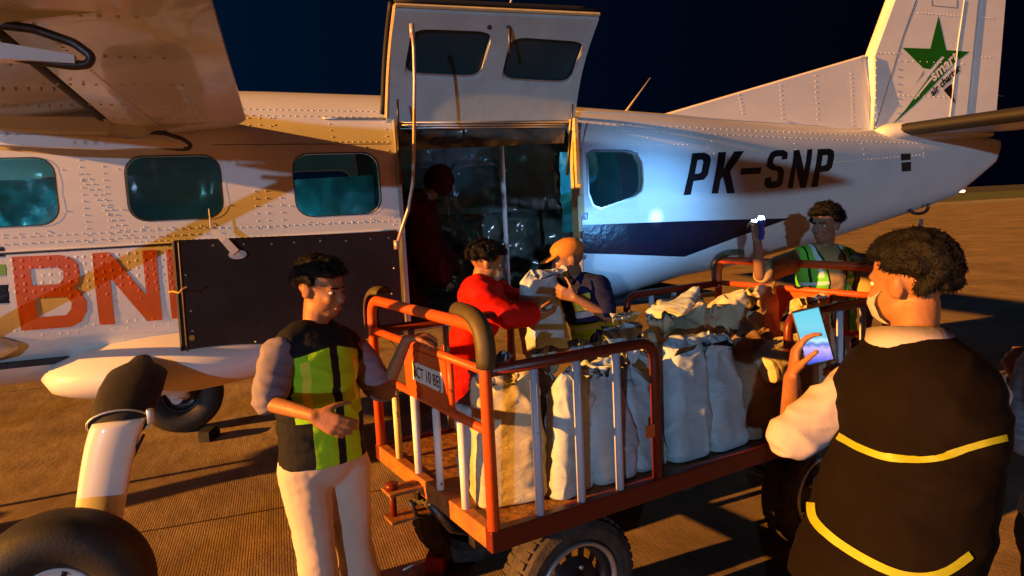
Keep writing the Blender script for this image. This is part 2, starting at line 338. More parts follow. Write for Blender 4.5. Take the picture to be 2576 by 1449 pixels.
# rivets are part of the skin
def rivet_rows():
    rows = []
    def line(x0, z0, x1, z1, s=.036, dbl=0):
        L_ = math.hypot(x1-x0, z1-z0); k = max(1, int(L_/s))
        for i in range(k+1):
            t = i/k; rows.append((x0+(x1-x0)*t, z0+(z1-z0)*t))
            if dbl: rows.append((x0+(x1-x0)*t+dbl, z0+(z1-z0)*t))
    for x in (-.97, -.86): line(x, 1.14, x, 2.42, .036)
    for x in (-.10, -.04, .04): line(x+(.0), 1.86, x, 2.5, .04)
    line(-.98, 2.2, -.80, 1.86, .03, .035)
    for z in (1.88, 1.845): line(-1.6, z, -.30, z, .04)
    line(-.3, 1.872, .70, 1.86, .036); line(-.75, 1.82, .68, 1.80, .032)
    line(-.2, 2.52, .70, 2.50, .04); line(-.2, 2.56, .70, 2.54, .036); line(-.2, 2.36, .7, 2.345, .036)
    line(.35, 2.5, .37, 2.34, .04); line(.02, 2.5, .02, 2.30, .045); line(.69, 2.47, .69, 1.84, .045)
    for k, z in enumerate((1.10, 1.135, 1.17, 1.205, 1.24)): line(-1.3+.1*k, z, -.58, z, .038)
    line(-1.35, 1.2, -1.3, 1.8, .036); line(-.75, 1.3, -.62, 1.8, .04)
    # window surrounds
    for x0, x1, z0, z1 in WIN:
        for (a, b) in rrect(x0-.035, x1+.035, z0-.035, z1+.035, .10, 1): rows.append((a, b))
        line(x0+.05, z0-.045, x1-.05, z0-.045, .065)
    # tail cone
    line(2.0, 2.42, 5.6, 2.30, .06); line(2.02, 2.46, 5.5, 2.36, .06); line(2.01, 2.2, 2.0, 1.3, .05)
    line(2.55, 2.4, 2.62, 1.3, .05); line(3.1, 2.42, 3.1, 1.35, .045); line(3.14, 2.42, 3.14, 1.35, .045)
    line(2.0, 2.32, 2.9, 2.3, .04); line(2.0, 1.8, 3.0, 1.88, .045); line(2.0, 1.62, 3.2, 1.66, .05)
    line(2.0, 1.45, 3.3, 1.5, .05); line(3.3, 2.1, 5.6, 2.2, .05); line(4.0, 2.4, 4.02, 1.6, .045); line(4.8, 2.35, 4.82, 1.7, .045)
    line(4.2, 1.72, 6.2, 2.02, .05); line(5.6, 2.3, 5.62, 1.85, .04); line(4.9, 2.05, 5.6, 2.12, .04); line(6.2, 2.3, 6.15, 1.95, .045)
    return rows
def add_rivets(bm, rows, surf, r=.0048, h=.0032, nrm=None):
    for (x, z) in rows:
        y = surf(x, z); p = Vector((x, y, z))
        n_ = nrm or Vector((0, -1, 0)); ax, ay, d = frame_of(n_)
        a = [bm.verts.new(p - d*.002 + ax*(r*math.cos(k*math.pi/3)) + ay*(r*math.sin(k*math.pi/3))) for k in range(6)]
        b = [bm.verts.new(p + d*h*.8 + ax*(r*.55*math.cos(k*math.pi/3)) + ay*(r*.55*math.sin(k*math.pi/3))) for k in range(6)]
        for k in range(6): bm.faces.new((a[k], a[(k+1) % 6], b[(k+1) % 6], b[k])); 
        bm.faces.new(b)
def in_hole(x, z, g=.012):
    if .71 < x < 1.97 and z < 2.52: return True
    if -.56 < x < .74 and z < 1.82 and x > -.5: return z < 1.79
    for x0, x1, z0, z1 in WIN+[(2.0, 2.49, 1.86, 2.28)]:
        if x0-g < x < x1+g and z0-g < z < z1+g: return True
    return False
bm = B(); bm.from_mesh(body_me)
rr_ = [q for q in rivet_rows() if not in_hole(*q)]
add_rivets(bm, rr_, ysurf)
me = bpy.data.meshes.new('fuselage'); bm.to_mesh(me); bm.free()
fus = link('fuselage', me, M['paint'], plane)
me.polygons.foreach_set('use_smooth', [True]*len(me.polygons)); me.set_sharp_from_angle(angle=R(28))

def wrap(name, polys, m, off=.003, parent=plane, maxe=.07, thick=0):
    """polys: list of (outer, [holes]) in (x,z); laid on the fuselage side"""
    cu_ = bpy.data.curves.new('c', 'CURVE'); cu_.dimensions = '2D'; cu_.fill_mode = 'BOTH'
    for outer, holes in polys:
        for p in [outer]+holes:
            s = cu_.splines.new('POLY'); s.points.add(len(p)-1); s.use_cyclic_u = True
            for i, (x, z) in enumerate(p): s.points[i].co = (x, z, 0, 1)
    o = bpy.data.objects.new('t', cu_); col.objects.link(o); me = evald(o); bpy.data.objects.remove(o)
    return conform(name, me, m, off, parent, maxe)
def conform(name, me, m, off=.003, parent=plane, maxe=.07, surf=None):
    bm = B(); bm.from_mesh(me); bmesh.ops.remove_doubles(bm, verts=bm.verts, dist=1e-4); bmesh.ops.triangulate(bm, faces=bm.faces)
    for _ in range(6):
        es = [e for e in bm.edges if e.calc_length() > maxe]
        if not es: break
        bmesh.ops.subdivide_edges(bm, edges=es, cuts=1); bmesh.ops.triangulate(bm, faces=bm.faces)
    for v in bm.verts:
        x, z = v.co.x, v.co.y; v.co = Vector((x, (surf or ysurf)(x, z)-off, z))
    me2 = bpy.data.meshes.new(name); bm.to_mesh(me2); bm.free()
    return link(name, me2, m, parent, True)
def sx(px, py):
    """where the sight line through a photo point meets the near fuselage side"""
    y = 4.35
    for _ in range(12):
        p = PY(px, py, y); y = ysurf(p.x, p.z)
    p = PY(px, py, y); return (p.x, p.z)
def px_poly(pts): return [sx(*p) for p in pts]
# window panes, frames
for (x0, x1, z0, z1) in WIN:
    wrap('window', [(rrect(x0-.004, x1+.004, z0-.004, z1+.004, .09), [])], M['glass'], -.018)
wrap('window', [(AFT, [])], M['glass'], -.016)
for (x0, x1, z0, z1) in WIN:
    wrap('window_surround', [(rrect(x0-.006, x1+.006, z0-.006, z1+.006, .094), [rrect(x0, x1, z0, z1, .09)])], M['panel'], .003)
wrap('window_surround', [([(x+(x-2.25)*.05, z+(z-2.08)*.06) for x, z in AFT], [AFT])], M['alu'], .004)
# livery
wrap('black_wedge_stripe', [(px_poly([(1461, 566), (1700, 557), (1860, 552), (1988, 549), (1850, 598), (1722, 646), (1560, 640), (1459, 637)]), [])], M['decal_k'], .003)
wrap('advert_panel', [(px_poly([(14, 622), (120, 618), (200, 614), (300, 618), (436, 608), (448, 700), (458, 830), (330, 834), (200, 845), (100, 855), (35, 838)]), [])], M['decal_w'], .004)
def stroke_B():
    o = [(30, 646), (150, 641), (178, 648), (196, 662), (202, 690), (196, 712), (184, 724), (204, 734), (219, 758), (219, 782), (206, 808), (180, 822), (55, 832)]
    h1 = [(76, 676), (145, 672), (160, 682), (160, 700), (148, 714), (82, 718)]
    h2 = [(88, 750), (168, 746), (180, 760), (180, 776), (168, 792), (95, 798)]
    return (px_poly(o), [px_poly(h1), px_poly(h2)])
Bl = stroke_B()
Nl = (px_poly([(232, 637), (274, 634), (369, 742), (358, 630), (394, 628), (409, 804), (372, 808), (278, 698), (290, 815), (252, 817)]), [])
Il = (px_poly([(418, 628), (440, 626), (456, 800), (433, 802)]), [])
wrap('advert_lettering', [Bl, Nl, Il], M['decal_r'], .0065)
wrap('side_stripe', [(px_poly([(-60, 622), (10, 621), (14, 645), (-60, 647)]), [])], M['decal_k'], .004)
wrap('side_stripe', [(px_poly([(-60, 718), (22, 716), (26, 762), (-60, 766)]), [])], M['decal_k'], .004)
wrap('side_stripe', [(px_poly([(-60, 666), (15, 665), (17, 692), (-60, 694)]), [])], M['lime'], .004)
# registration letters: heavy slanted capitals
def letters():
    P1 = ([(1719, 491), (1741, 386), (1771, 384), (1784, 390), (1788, 402), (1780, 440), (1770, 452), (1750, 455), (1744, 456), (1737, 490)], [[(1754, 403), (1766, 402), (1769, 407), (1764, 433), (1758, 437), (1747, 438)]])
    K1 = ([(1789, 487), (1806, 383), (1826, 382), (1819, 426), (1846, 381), (1871, 380), (1836, 431), (1848, 486), (1828, 487), (1818, 444), (1812, 452), (1806, 487)], [])
    D1 = ([(1864, 424), (1915, 421), (1912, 437), (1861, 440)], [])
    S1 = ([(1930, 400), (1938, 384), (1950, 378), (1970, 377), (1981, 384), (1980, 400), (1965, 402), (1966, 393), (1950, 394), (1945, 401), (1944, 410), (1950, 416), (1966, 420), (1972, 430), (1968, 462), (1960, 470), (1944, 474), (1927, 473), (1922, 464), (1925, 448), (1940, 446), (1939, 457), (1953, 456), (1957, 446), (1957, 434), (1952, 430), (1936, 426), (1928, 418)], [])
    N1 = ([(1981, 474), (1996, 378), (2010, 377), (2022, 430), (2030, 376), (2043, 375), (2027, 472), (2013, 473), (2001, 420), (1994, 473)], [])
    P2 = ([(2040, 471), (2056, 375), (2088, 374), (2097, 380), (2098, 392), (2092, 422), (2083, 431), (2062, 433), (2056, 470)], [[(2069, 391), (2080, 390), (2082, 394), (2079, 412), (2075, 416), (2065, 417)]])
    return [(px_poly(o), [px_poly(h) for h in hs]) for o, hs in (P1, K1, D1, S1, N1, P2)]
wrap('registration_lettering', letters(), M['ink'], .004, maxe=.05)
wrap('vent_patch', [(px_poly([(2266, 387), (2290, 386), (2290, 402), (2266, 404)]), []), (px_poly([(2267, 409), (2291, 407), (2291, 430), (2268, 432)]), [])], M['panel'], .004)
wrap('placard', [(px_poly([(1466, 535), (1479, 535), (1479, 552), (1466, 553)]), [])], mat('blue placard', (.05, .12, .25), .4), .004)
wrap('placard_mark', [(px_poly([(1469, 541), (1474, 538), (1476, 549), (1473, 550)]), [])], M['plate'], .006)
# skin joint strips and belly seam
def fline(name, pts, rad, m, off=.001):
    bm = B(); P = []
    for (x, z) in pts: P.append(Vector((x, ysurf(x, z)-off, z)))
    tube(bm, P, rad, 6); return obj(name, bm, m, plane, True)
fline('skin_seam', [(x, 2.345-.012*(x+.3)) for x in np.arange(-.3, .72, .1)], .0016, M['panel'])
fline('drip_rail', [(x, 1.805) for x in np.arange(-1.9, .72, .1)], .006, M['paint'], .004)
fline('skin_seam', [(x, 1.797) for x in np.arange(-1.9, .72, .1)], .006, M['black'], .003)
fline('skin_seam', [(x, 2.555-.03*(x-1.98)) for x in np.arange(1.98, 5.2, .15)], .004, M['paint'], .002)
fline('drip_rail', [(x, 2.50-.01*x) for x in np.arange(.32, .73, .1)], .006, M['alu'], .008)
# door opening: jambs, sill, header
for x_ in (.742, 1.938):
    bm = B(); box(bm, (x_, 4.33, 1.83), (.022, .10, 1.29)); obj('door_jamb', bm, M['alu'] if x_ < 1 else M['frame'], plane)
bm = B()
for k in range(3): tube(bm, [(.75, 4.37+.03*k, 2.463-.012*k), (1.93, 4.37+.03*k, 2.463-.012*k)], .009, 8)
box(bm, (1.34, 4.47, 2.475), (1.2, .14, .02))
obj('door_header', bm, M['alu'], plane, True)
bm = B(); box(bm, (1.965, ysurf(1.965, 2.1)-.006, 2.06), (.04, .02, .44), bevel=.005)
box(bm, (1.945, 4.275, 2.0), (.03, .03, .08), bevel=.008); obj('latch_strip', bm, M['frame'], plane)
bm = B(); box(bm, (1.945, ysurf(1.94, 1.7)-.004, 1.58), (.035, .02, .50), bevel=.004); box(bm, (1.95, 4.27, 1.70), (.02, .02, .05), bevel=.004); box(bm, (1.95, 4.27, 1.55), (.03, .02, .03), bevel=.004)
obj('latch_strip', bm, M['steel'], plane)
# interior: floor, rear frames, pole, crumpled clear sheeting
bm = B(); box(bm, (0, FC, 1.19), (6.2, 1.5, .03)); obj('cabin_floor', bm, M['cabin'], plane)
def crumple(name, corners, nx, nz, amp, m, seed=0, scale=5, smooth=False):
    a, b, c_, d = [Vector(q) for q in corners]; bm = B(); g = []
    nrm = (b-a).cross(d-a).normalized()
    for i in range(nx+1):
        row = []
        for j in range(nz+1):
            s, t = i/nx, j/nz; p = a*(1-s)*(1-t)+b*s*(1-t)+c_*s*t+d*(1-s)*t
            q = p*scale + Vector((seed*7.1, seed*3.3, 0))
            k = noise.noise(q)*.7 + (1-abs(noise.noise(q*1.7)))*.6 + noise.noise(q*3.9)*.2
            row.append(bm.verts.new(p+nrm*(k-.5)*amp))
        g.append(row)
    for i in range(nx):
        for j in range(nz): bm.faces.new((g[i][j], g[i+1][j], g[i+1][j+1], g[i][j+1]))
    return obj(name, bm, m, plane, smooth)
crumple('clear_sheeting', [(.72, 5.62, 1.2), (3.0, 5.5, 1.2), (3.0, 5.5, 1.88), (.72, 5.70, 1.88)], 70, 36, .16, M['plastic'], 1, 4, True)
crumple('clear_sheeting', [(1.36, 5.60, 1.86), (2.3, 5.55, 1.86), (2.3, 5.55, 2.5), (1.36, 5.66, 2.5)], 40, 36, .14, M['plastic2'], 9, 4, True)
crumple('clear_sheeting', [(.72, 5.76, 1.86), (1.38, 5.72, 1.86), (1.38, 5.72, 2.42), (.72, 5.76, 2.42)], 30, 26, .05, M['plastic2'], 11, 5, True)
crumple('clear_sheeting', [(2.25, 4.7, 1.2), (2.35, 5.6, 1.2), (2.35, 5.6, 2.5), (2.25, 4.7, 2.5)], 26, 34, .16, M['plastic'], 2, 4, True)
crumple('clear_sheeting', [(.76, 4.46, 2.30), (1.92, 4.46, 2.33), (1.92, 4.44, 2.46), (.76, 4.44, 2.46)], 40, 8, .07, M['plastic'], 3, 6, True)
crumple('light_partition', [(.66, 4.5, 1.2), (.66, 5.7, 1.2), (.66, 5.7, 2.6), (.66, 4.5, 2.6)], 20, 20, .03, M['cabin'], 4)  # added partition, keeps the teal cabin light out of the doorway
crumple('window_curtain', [(-1.9, 4.62, 1.7), (-1.12, 4.62, 1.7), (-1.12, 4.62, 2.20), (-1.9, 4.62, 2.20)], 30, 20, .10, M['sheetteal'], 5, 6, True)
crumple('window_curtain', [(.0, 4.72, 1.7), (.64, 4.72, 1.7), (.64, 4.72, 2.17), (.0, 4.72, 2.15)], 24, 16, .05, M['sheetteal'], 6, 6, True)
crumple('window_curtain', [(-.9, 4.95, 1.7), (-.2, 4.95, 1.7), (-.2, 4.95, 2.4), (-.9, 4.95, 2.4)], 18, 14, .08, M['plastic'], 8, 5, True)
crumple('window_curtain', [(2.05, 4.85, 1.7), (2.6, 4.95, 1.7), (2.6, 4.95, 2.3), (2.05, 4.85, 2.3)], 30, 26, .07, M['sheetteal'], 12, 5, True)
bm = B(); tube(bm, [(1.52, 4.62, 1.2), (1.52, 4.62, 2.5)], .016, 10); obj('cabin_pole', bm, mat('white pole paint', (.6, .65, .68), .4), plane, True)
bm = B()
for x0, x1 in ((.86, 1.32), (1.5, 1.9)):
    o_ = rrect(x0-.05, x1+.05, 1.87, 2.33, .12); i_ = rrect(x0, x1, 1.92, 2.28, .09)
    va = [bm.verts.new((x, 5.80, z)) for x, z in o_]; vb = [bm.verts.new((x, 5.84, z)) for x, z in i_]; bridge(bm, va, vb)
obj('far_window_trim', bm, M['doorin'], plane)
bm = B()
for x0, x1 in ((.86, 1.32), (1.5, 1.9)):
    v = [bm.verts.new((x, 5.885, z)) for x, z in rrect(x0-.01, x1+.01, 1.91, 2.29, .09)]; bm.faces.new(v)
obj('far_window', bm, mat('greyish far window', (.13, .16, .155), .35), plane)
bm = B(); box(bm, (1.08, 5.83, 2.0), (.5, .02, .015)); obj('far_window_bar', bm, M['black'], plane)
lamp_l = bpy.data.lights.new('unseen_cabin_light', 'POINT'); lamp_l.color = (.25, .85, 1); lamp_l.energy = 14; lamp_l.shadow_soft_size = .05
lo = bpy.data.objects.new('unseen_cabin_light', lamp_l); col.objects.link(lo); lo.location = (-1.95, 4.43, 1.80)
l2 = lamp_l.copy(); l2.energy = 2.4; l2.name = 'unseen_cabin_light'; lo2 = bpy.data.objects.new('unseen_cabin_light', l2); col.objects.link(lo2); lo2.location = (.02, 4.47, 1.76)  # added light to brighten the curtain in the third window
l3 = lamp_l.copy(); l3.energy = 1.3; l3.color = (.35, .9, 1); l3.name = 'unseen_cabin_light'; lo3 = bpy.data.objects.new('unseen_cabin_light', l3); col.objects.link(lo3); lo3.location = (2.12, 4.60, 2.30)  # added to brighten the aft window curtain, no lamp known there

# upper cargo door, open overhead
DX0, DX1 = .70, 1.965
hin = Vector((0, 4.37, 2.50)); top = Vector((0, 4.02, 3.07))
vdir = (top-hin).normalized(); Lh = (top-hin).length; ndir = Vector((0, -vdir.z, vdir.y))   # ndir faces the camera
if ndir.y > 0: ndir = -ndir
def dpt(u, v, o=0):
    c_ = .055*math.sin(math.pi*min(max(v, 0), 1))
    sh = .035*v  # slightly skewed by the hinge line
    return Vector((DX0+u*(DX1-DX0)+sh, 0, 0)) + Vector((0, hin.y, hin.z)) + vdir*(v*Lh) - ndir*(c_-o)
def door_px(px, py):
    r_ = ray(px, py); k = (Vector((0, hin.y, hin.z))-CAM).dot(ndir)/r_.dot(ndir); p = CAM+r_*k
    v = (p-Vector((0, hin.y, hin.z))).dot(vdir)/Lh; return ((p.x-DX0-.035*v)/(DX1-DX0), v)
def door_sheet(poly, o, holes=(), maxe=.08):
    cu_ = bpy.data.curves.new('c', 'CURVE'); cu_.dimensions = '2D'; cu_.fill_mode = 'BOTH'
    for p in [poly]+list(holes):
        s = cu_.splines.new('POLY'); s.points.add(len(p)-1); s.use_cyclic_u = True
        for i, (x, z) in enumerate(p): s.points[i].co = (x, z, 0, 1)
    ob = bpy.data.objects.new('t', cu_); col.objects.link(ob); me = evald(ob); bpy.data.objects.remove(ob)
    bm = B(); bm.from_mesh(me); bmesh.ops.remove_doubles(bm, verts=bm.verts, dist=1e-4); bmesh.ops.triangulate(bm, faces=bm.faces)
    for _ in range(4):
        es = [e for e in bm.edges if e.calc_length() > maxe]
        if not es: break
        bmesh.ops.subdivide_edges(bm, edges=es, cuts=1); bmesh.ops.triangulate(bm, faces=bm.faces)
    for v in bm.verts: v.co = dpt(v.co.x, v.co.y, o)
    return bm
def rq(pxs, r=.09, n=5):
    """rounded quad through photo points, in door coordinates"""
    q = [Vector(door_px(*p)) for p in pxs]; out = []
    for i in range(4):
        p = q[i]; a = (q[i-1]-p); b = (q[(i+1) % 4]-p); a = p+a.normalized()*min(r, a.length*.4); b = p+b.normalized()*min(r, b.length*.4)
        for k in range(n+1):
            t = k/n; s = a*(1-t)**2+p*2*t*(1-t)+b*t*t; out.append((s.x, s.y))
    return out
W1 = rq([(1038, 60), (1244, 68), (1214, 198), (1018, 190)]); W2 = rq([(1290, 82), (1480, 96), (1440, 212), (1264, 203)])
def grow(p, k):
    c_ = sum((Vector(q) for q in p), Vector((0, 0)))/len(p); return [tuple(c_+(Vector(q)-c_)*k) for q in p]
cdoor_bm = door_sheet([(0, 0), (1, 0), (1, 1), (0, 1)], .0, [W1, W2])
r_ = bmesh.ops.solidify(cdoor_bm, geom=cdoor_bm.faces, thickness=.035)
cdoor = obj('cargo_door_upper', cdoor_bm, M['doorin'], plane); 
for p in cdoor.data.polygons: p.use_smooth = False
for W in (W1, W2):
    bm = door_sheet(W, -.012); obj('door_window', bm, M['doorglass'], cdoor, True)
    bm = door_sheet(grow(W, 1.14), .010, [grow(W, 1.06)]); 
    obj('window_trim', bm, M['doorin'], cdoor, True)
    bm = B(); g = grow(W, 1.12); tube(bm, [dpt(a, b, .006) for a, b in g], .006, 6, closed=True); obj('window_trim', bm, M['doorin'], cdoor, True)
    bm = B(); tube(bm, [dpt(a, b, .008) for a, b in grow(W, 1.0)], .005, 6, closed=True); obj('window_seal', bm, M['alu'], cdoor, True)
# door edge frame flanges: front edge and top edge catch the sodium light
bm = B()
def strip(bm, pts_a, pts_b):
    for i in range(len(pts_a)-1): bm.faces.new([bm.verts.new(q) for q in (pts_a[i], pts_a[i+1], pts_b[i+1], pts_b[i])])
vs = [k/12 for k in range(13)]
tube(bm, [dpt(0, v, .012) for v in vs], .012, 6); tube(bm, [dpt(u/10, 1, .012) for u in range(11)], .012, 6)
obj('door_edge_frame', bm, M['frame'], cdoor)
bm = B()
tube(bm, [dpt(-.012, v, -.04) for v in vs], .016, 6); tube(bm, [dpt(u/10, 1.022, -.035) for u in range(11)], .017, 6)
tube(bm, [dpt(1.004, v, -.04) for v in vs], .008, 6)
obj('door_seal', bm, M['black'], cdoor, True)
bm = B()
for (x, y) in ((1232, 66), (1160, 210), (1345, 50)):
    pass
u, v = door_px(1231, 68); p = dpt(u, v, .0); tube(bm, [p, p+ndir*.03], .014, 8)
u, v = door_px(1279, 68); p = dpt(u, v, .0); tube(bm, [p, p+ndir*.05, p+ndir*.055+Vector((-.005, 0, -.05)), p+ndir*.06+Vector((-.01, 0, -.14))], [.013, .012, .010, .009], 8)
obj('door_handle', bm, M['steel'], cdoor, True)
for q, pr2 in (([(1296, 62), (1321, 64), (1319, 78), (1293, 76)], ((1298, 66, 1317, 68), (1297, 72, 1316, 74))), ([(1327, 58), (1352, 60), (1347, 80), (1324, 78)], ((1331, 62, 1348, 63), (1329, 70, 1346, 72))), ([(1222, 218), (1265, 222), (1262, 233), (1221, 229)], ((1226, 223, 1260, 226),))):
    bm = B(); bm.faces.new([bm.verts.new(dpt(*door_px(*k), .006)) for k in q]); dpl = obj('door_placard', bm, M['plate'], cdoor); bm = B()
    for a, b, c_, d in pr2: bm.faces.new([bm.verts.new(dpt(*door_px(*k), .008)) for k in ((a, b), (c_, d), (c_-1, d+2.2), (a-1, b+2.2))])
    merge(dpl, bm, M['steel'])
# stay tube hanging from the door, gas strut at both hinges
bm = B()
stay = [U(1036, 70, 3.66), U(1041, 120, 3.66), U(1043, 200, 3.7), U(1042, 300, 3.74), U(1041, 400, 3.82), U(1038, 460, 3.85), U(1026, 530, 3.88), U(1011, 575, 3.88), U(998, 618, 3.90)]
tube(bm, stay, .0095, 8); tube(bm, [stay[0]-Vector((0, 0, -.02)), stay[0]+Vector((0, 0, -.05))], .014, 8); tube(bm, [stay[-1]+Vector((.0, 0, .03)), stay[-1]+Vector((0, 0, -.02))], .016, 8)
obj('door_stay', bm, mat('stay tube', (.55, .45, .38), .35, metal=.3, var=.3), cdoor, True)
bm = B(); tube(bm, [U(1000, 250, 4.1), U(1002, 320, 4.12)], .007, 8); tube(bm, [U(1001, 316, 4.12), U(1008, 462, 4.14)], .011, 8); obj('gas_strut', bm, M['steel'], cdoor, True)
bm = B(); tube(bm, [U(1441, 262, 4.2), U(1436, 330, 4.25)], .006, 8); tube(bm, [U(1436, 328, 4.25), U(1427, 440, 4.27)], .010, 8); obj('gas_strut', bm, M['steel'], cdoor, True)
# lower cargo door folded forward along the hull
dl = [Vector((-.52, 4.13, 1.815)), Vector((.705, 4.255, 1.79)), Vector((.70, 4.265, 1.165)), Vector((-.535, 4.14, 1.195))]
bm = B(); nrm = (dl[1]-dl[0]).cross(dl[3]-dl[0]).normalized(); nrm = nrm if nrm.y < 0 else -nrm
va = [bm.verts.new(p) for p in dl]; vb = [bm.verts.new(p-nrm*.035) for p in dl]; bm.faces.new(va); bm.faces.new(vb); bridge(bm, va, vb)
bmesh.ops.bevel(bm, geom=list(bm.edges), offset=.006, segments=1, affect='EDGES')
ld = obj('cargo_door_lower', bm, M['panel'], plane)
def dlp(s, t, o=.0): return dl[0]*(1-s)*(1-t)+dl[1]*s*(1-t)+dl[2]*s*t+dl[3]*(1-s)*t+nrm*o
bm = B(); tube(bm, [dlp(.0, .0, .004), dlp(1, 0, .004)], .007, 6); tube(bm, [dlp(.012, 0, .004), dlp(.012, 1, .004)], .006, 6); obj('door_edge_frame', bm, M['steel'], ld)
bm = B(); tube(bm, [dlp(0, 1.01, .004), dlp(1, 1.01, .004)], .008, 6); tube(bm, [dlp(-.006, 0, -.01), dlp(-.006, 1, -.01)], .012, 6); obj('door_seal', bm, M['black'], ld)
bm = B()
for s, t in [(.15, .05), (.28, .05), (.4, .06), (.5, .055), (.62, .05), (.74, .06), (.86, .05), (.95, .05), (.03, .3), (.04, .62), (.97, .35), (.95, .6), (.87, .95), (.5, .93), (.68, .94), (.04, .8), (.3, .95)]:
    p = dlp(s, t); tube(bm, [p, p+nrm*.006], .007, 6)
merge(ld, bm, M['alu'])
bm = B(); tube(bm, [dlp(.035, .86, 0), dlp(.035, .86, .01)], .016, 10); obj('door_latch', bm, mat('brass latch', (.5, .35, .08), .35, metal=.6), ld)
hp = PY(598, 640, 4.152)
def ln(a, b): return a + (b-a)
bm = B()
lv = [Vector((hp.x-.115, hp.y-.02, hp.z+.15)), Vector((hp.x-.06, hp.y-.03, hp.z+.085)), Vector((hp.x-.008, hp.y-.032, hp.z+.012))]
for a, b, wa, wb in ((lv[0], lv[1], .013, .02), (lv[1], lv[2], .02, .022)):
    d_ = (b-a).normalized(); s_ = d_.cross(Vector((0, 1, 0))).normalized()
    q = [a-s_*wa, a+s_*wa, b+s_*wb, b-s_*wb]; va = [bm.verts.new(k) for k in q]; vb = [bm.verts.new(k+Vector((0, .012, 0))) for k in q]; bm.faces.new(va); bm.faces.new(vb); bridge(bm, va, vb)
box(bm, lv[0]+Vector((-.006, 0, .03)), (.012, .014, .06), bevel=.003); tube(bm, [lv[0]+Vector((-.008, 0, .05)), lv[0]+Vector((-.008, 0, .11))], .004, 6)
obj('door_lever', bm, mat('grey lever paint', (.5, .5, .5), .4, var=.15), ld)
bm = B(); pl = []
for k in range(20):
    a = 2*math.pi*k/20; pl.append((hp.x+.048*math.cos(a)*(1 if abs(math.cos(a)) > .4 else 1), hp.z+.026*math.sin(a)))
prism_y(bm, pl, hp.y-.014, hp.y+.004); obj('lever_plate', bm, M['alu'], ld)
bm = B(); cp = [U(425, 735, 3.70), U(436, 733, 3.68), U(450, 737, 3.66), U(458, 728, 3.65), U(470, 722, 3.66)]; tube(bm, cp, .005, 6); obj('door_chain', bm, mat('brass chain', (.6, .42, .1), .4, metal=.6), ld)

# main gear fairing bulge
def pod(bm, pts, n=24):
    """pts: x, y centre, z centre, ry, rz"""
    prev = None
    for (x, y, z, ry, rz) in pts:
        g = [bm.verts.new((x, y+ry*math.cos(2*math.pi*i/n), z+rz*math.sin(2*math.pi*i/n))) for i in range(n)]
        if prev: bridge(bm, prev, g)
        else: bm.faces.new(g)
        prev = g
    bm.faces.new(prev); return bm
bm = B(); pf = []
for k in range(25):
    t = k/24; x = -1.30+t*1.75; s = (math.sin(math.pi*min(1, t*2.6)/2)**.42) if t < .416 else (math.cos(math.pi*(t-.416)/1.168/1.0)**.9 if t < .999 else 0)
    s = max(s, .02); pf.append((x, 4.43, 1.085+.06*t, .34*s+.02, .165*s+.012))
pod(bm, pf); obj('gear_fairing', bm, M['paint'], plane, True)
# gear legs and wheels
def tyre_prof(Ro, W_, Ri):
    h = W_/2; return [(Ri, -h*.62), (Ri+.02, -h*.80), (Ri+(Ro-Ri)*.30, -h*.97), (Ri+(Ro-Ri)*.6, -h), (Ri+(Ro-Ri)*.85, -h*.84), (Ro*.985, -h*.55), (Ro, -h*.25), (Ro, h*.25), (Ro*.985, h*.55), (Ri+(Ro-Ri)*.85, h*.84), (Ri+(Ro-Ri)*.6, h), (Ri+(Ro-Ri)*.30, h*.97), (Ri+.02, h*.80), (Ri, h*.62), (Ri, -h*.62)]
def aero_wheel(c, parent, side, R0=.36, W_=.26, rim='decal_w'):
    bm = B(); lathe(bm, tyre_prof(R0, W_, .155), c, (0, 1, 0), 72); wh = obj('wheel', bm, M['tyre'], parent, True)
    bm = B(); 
    for k in (-.035, 0, .035): lathe(bm, [(R0+.0005, k-.004), (R0-.004, k), (R0+.0005, k+.004)], c, (0, 1, 0), 72)
    s = side
    bm2 = B(); lathe(bm2, [(.158, s*.085), (.150, s*.095), (.146, s*.075), (.12, s*.05), (.075, s*.045), (.06, s*.08), (.03, s*.09), (.0, s*.09)], c, (0, 1, 0), 48); bm.free()
    obj('rim', bm2, M[rim], wh, True)
    bm = B()
    for k in range(7):
        a = 2*math.pi*k/7+.4; p = Vector(c)+Vector((.125*math.cos(a), s*.066, .125*math.sin(a))); box(bm, p, (.028, .004, .02), Matrix.Rotation(-a, 3, 'Y'))
    merge(wh, bm, M['ink'])
    return wh
nw = (-.99, 3.28, .36); fw = (-.95, 6.92, .36)
def gear_leg(top_, bot_, w0, w1, parent):
    bm = B(); prev = None; n = 16; a = Vector(top_); b = Vector(bot_); d = (b-a).normalized(); side = Vector((1, 0, 0)); nn = d.cross(side).normalized(); N = 14
    for k in range(N+1):
        t = k/N; p = a.lerp(b, t); p.z += .10*math.sin(math.pi*t)*(1-t)
        w_ = w0*(1-t)+w1*t; th = w_*.36
        g = [bm.verts.new(p+side*(w_*math.cos(2*math.pi*i/n))+nn*(th*math.sin(2*math.pi*i/n))) for i in range(n)]
        if prev: bridge(bm, prev, g)
        else: bm.faces.new(g)
        prev = g
    bm.faces.new(prev); return bm
la, lb = U(350, 965, 3.55), Vector((-.93, 3.47, .36)); mid = U(300, 1065, 3.18)
g_leg = obj('gear_leg', gear_leg(mid+(mid-lb)*.02, lb, .115, .095, plane), M['paint'], plane, True)
bm = B(); n = 18; prev = None
bp = [(U(358, 905, 3.75), .05, .03), (U(352, 925, 3.70), .075, .05), (U(345, 945, 3.62), .145, .075), (U(330, 980, 3.48), .150, .075), (U(315, 1020, 3.34), .140, .07), (mid, .128, .062)]
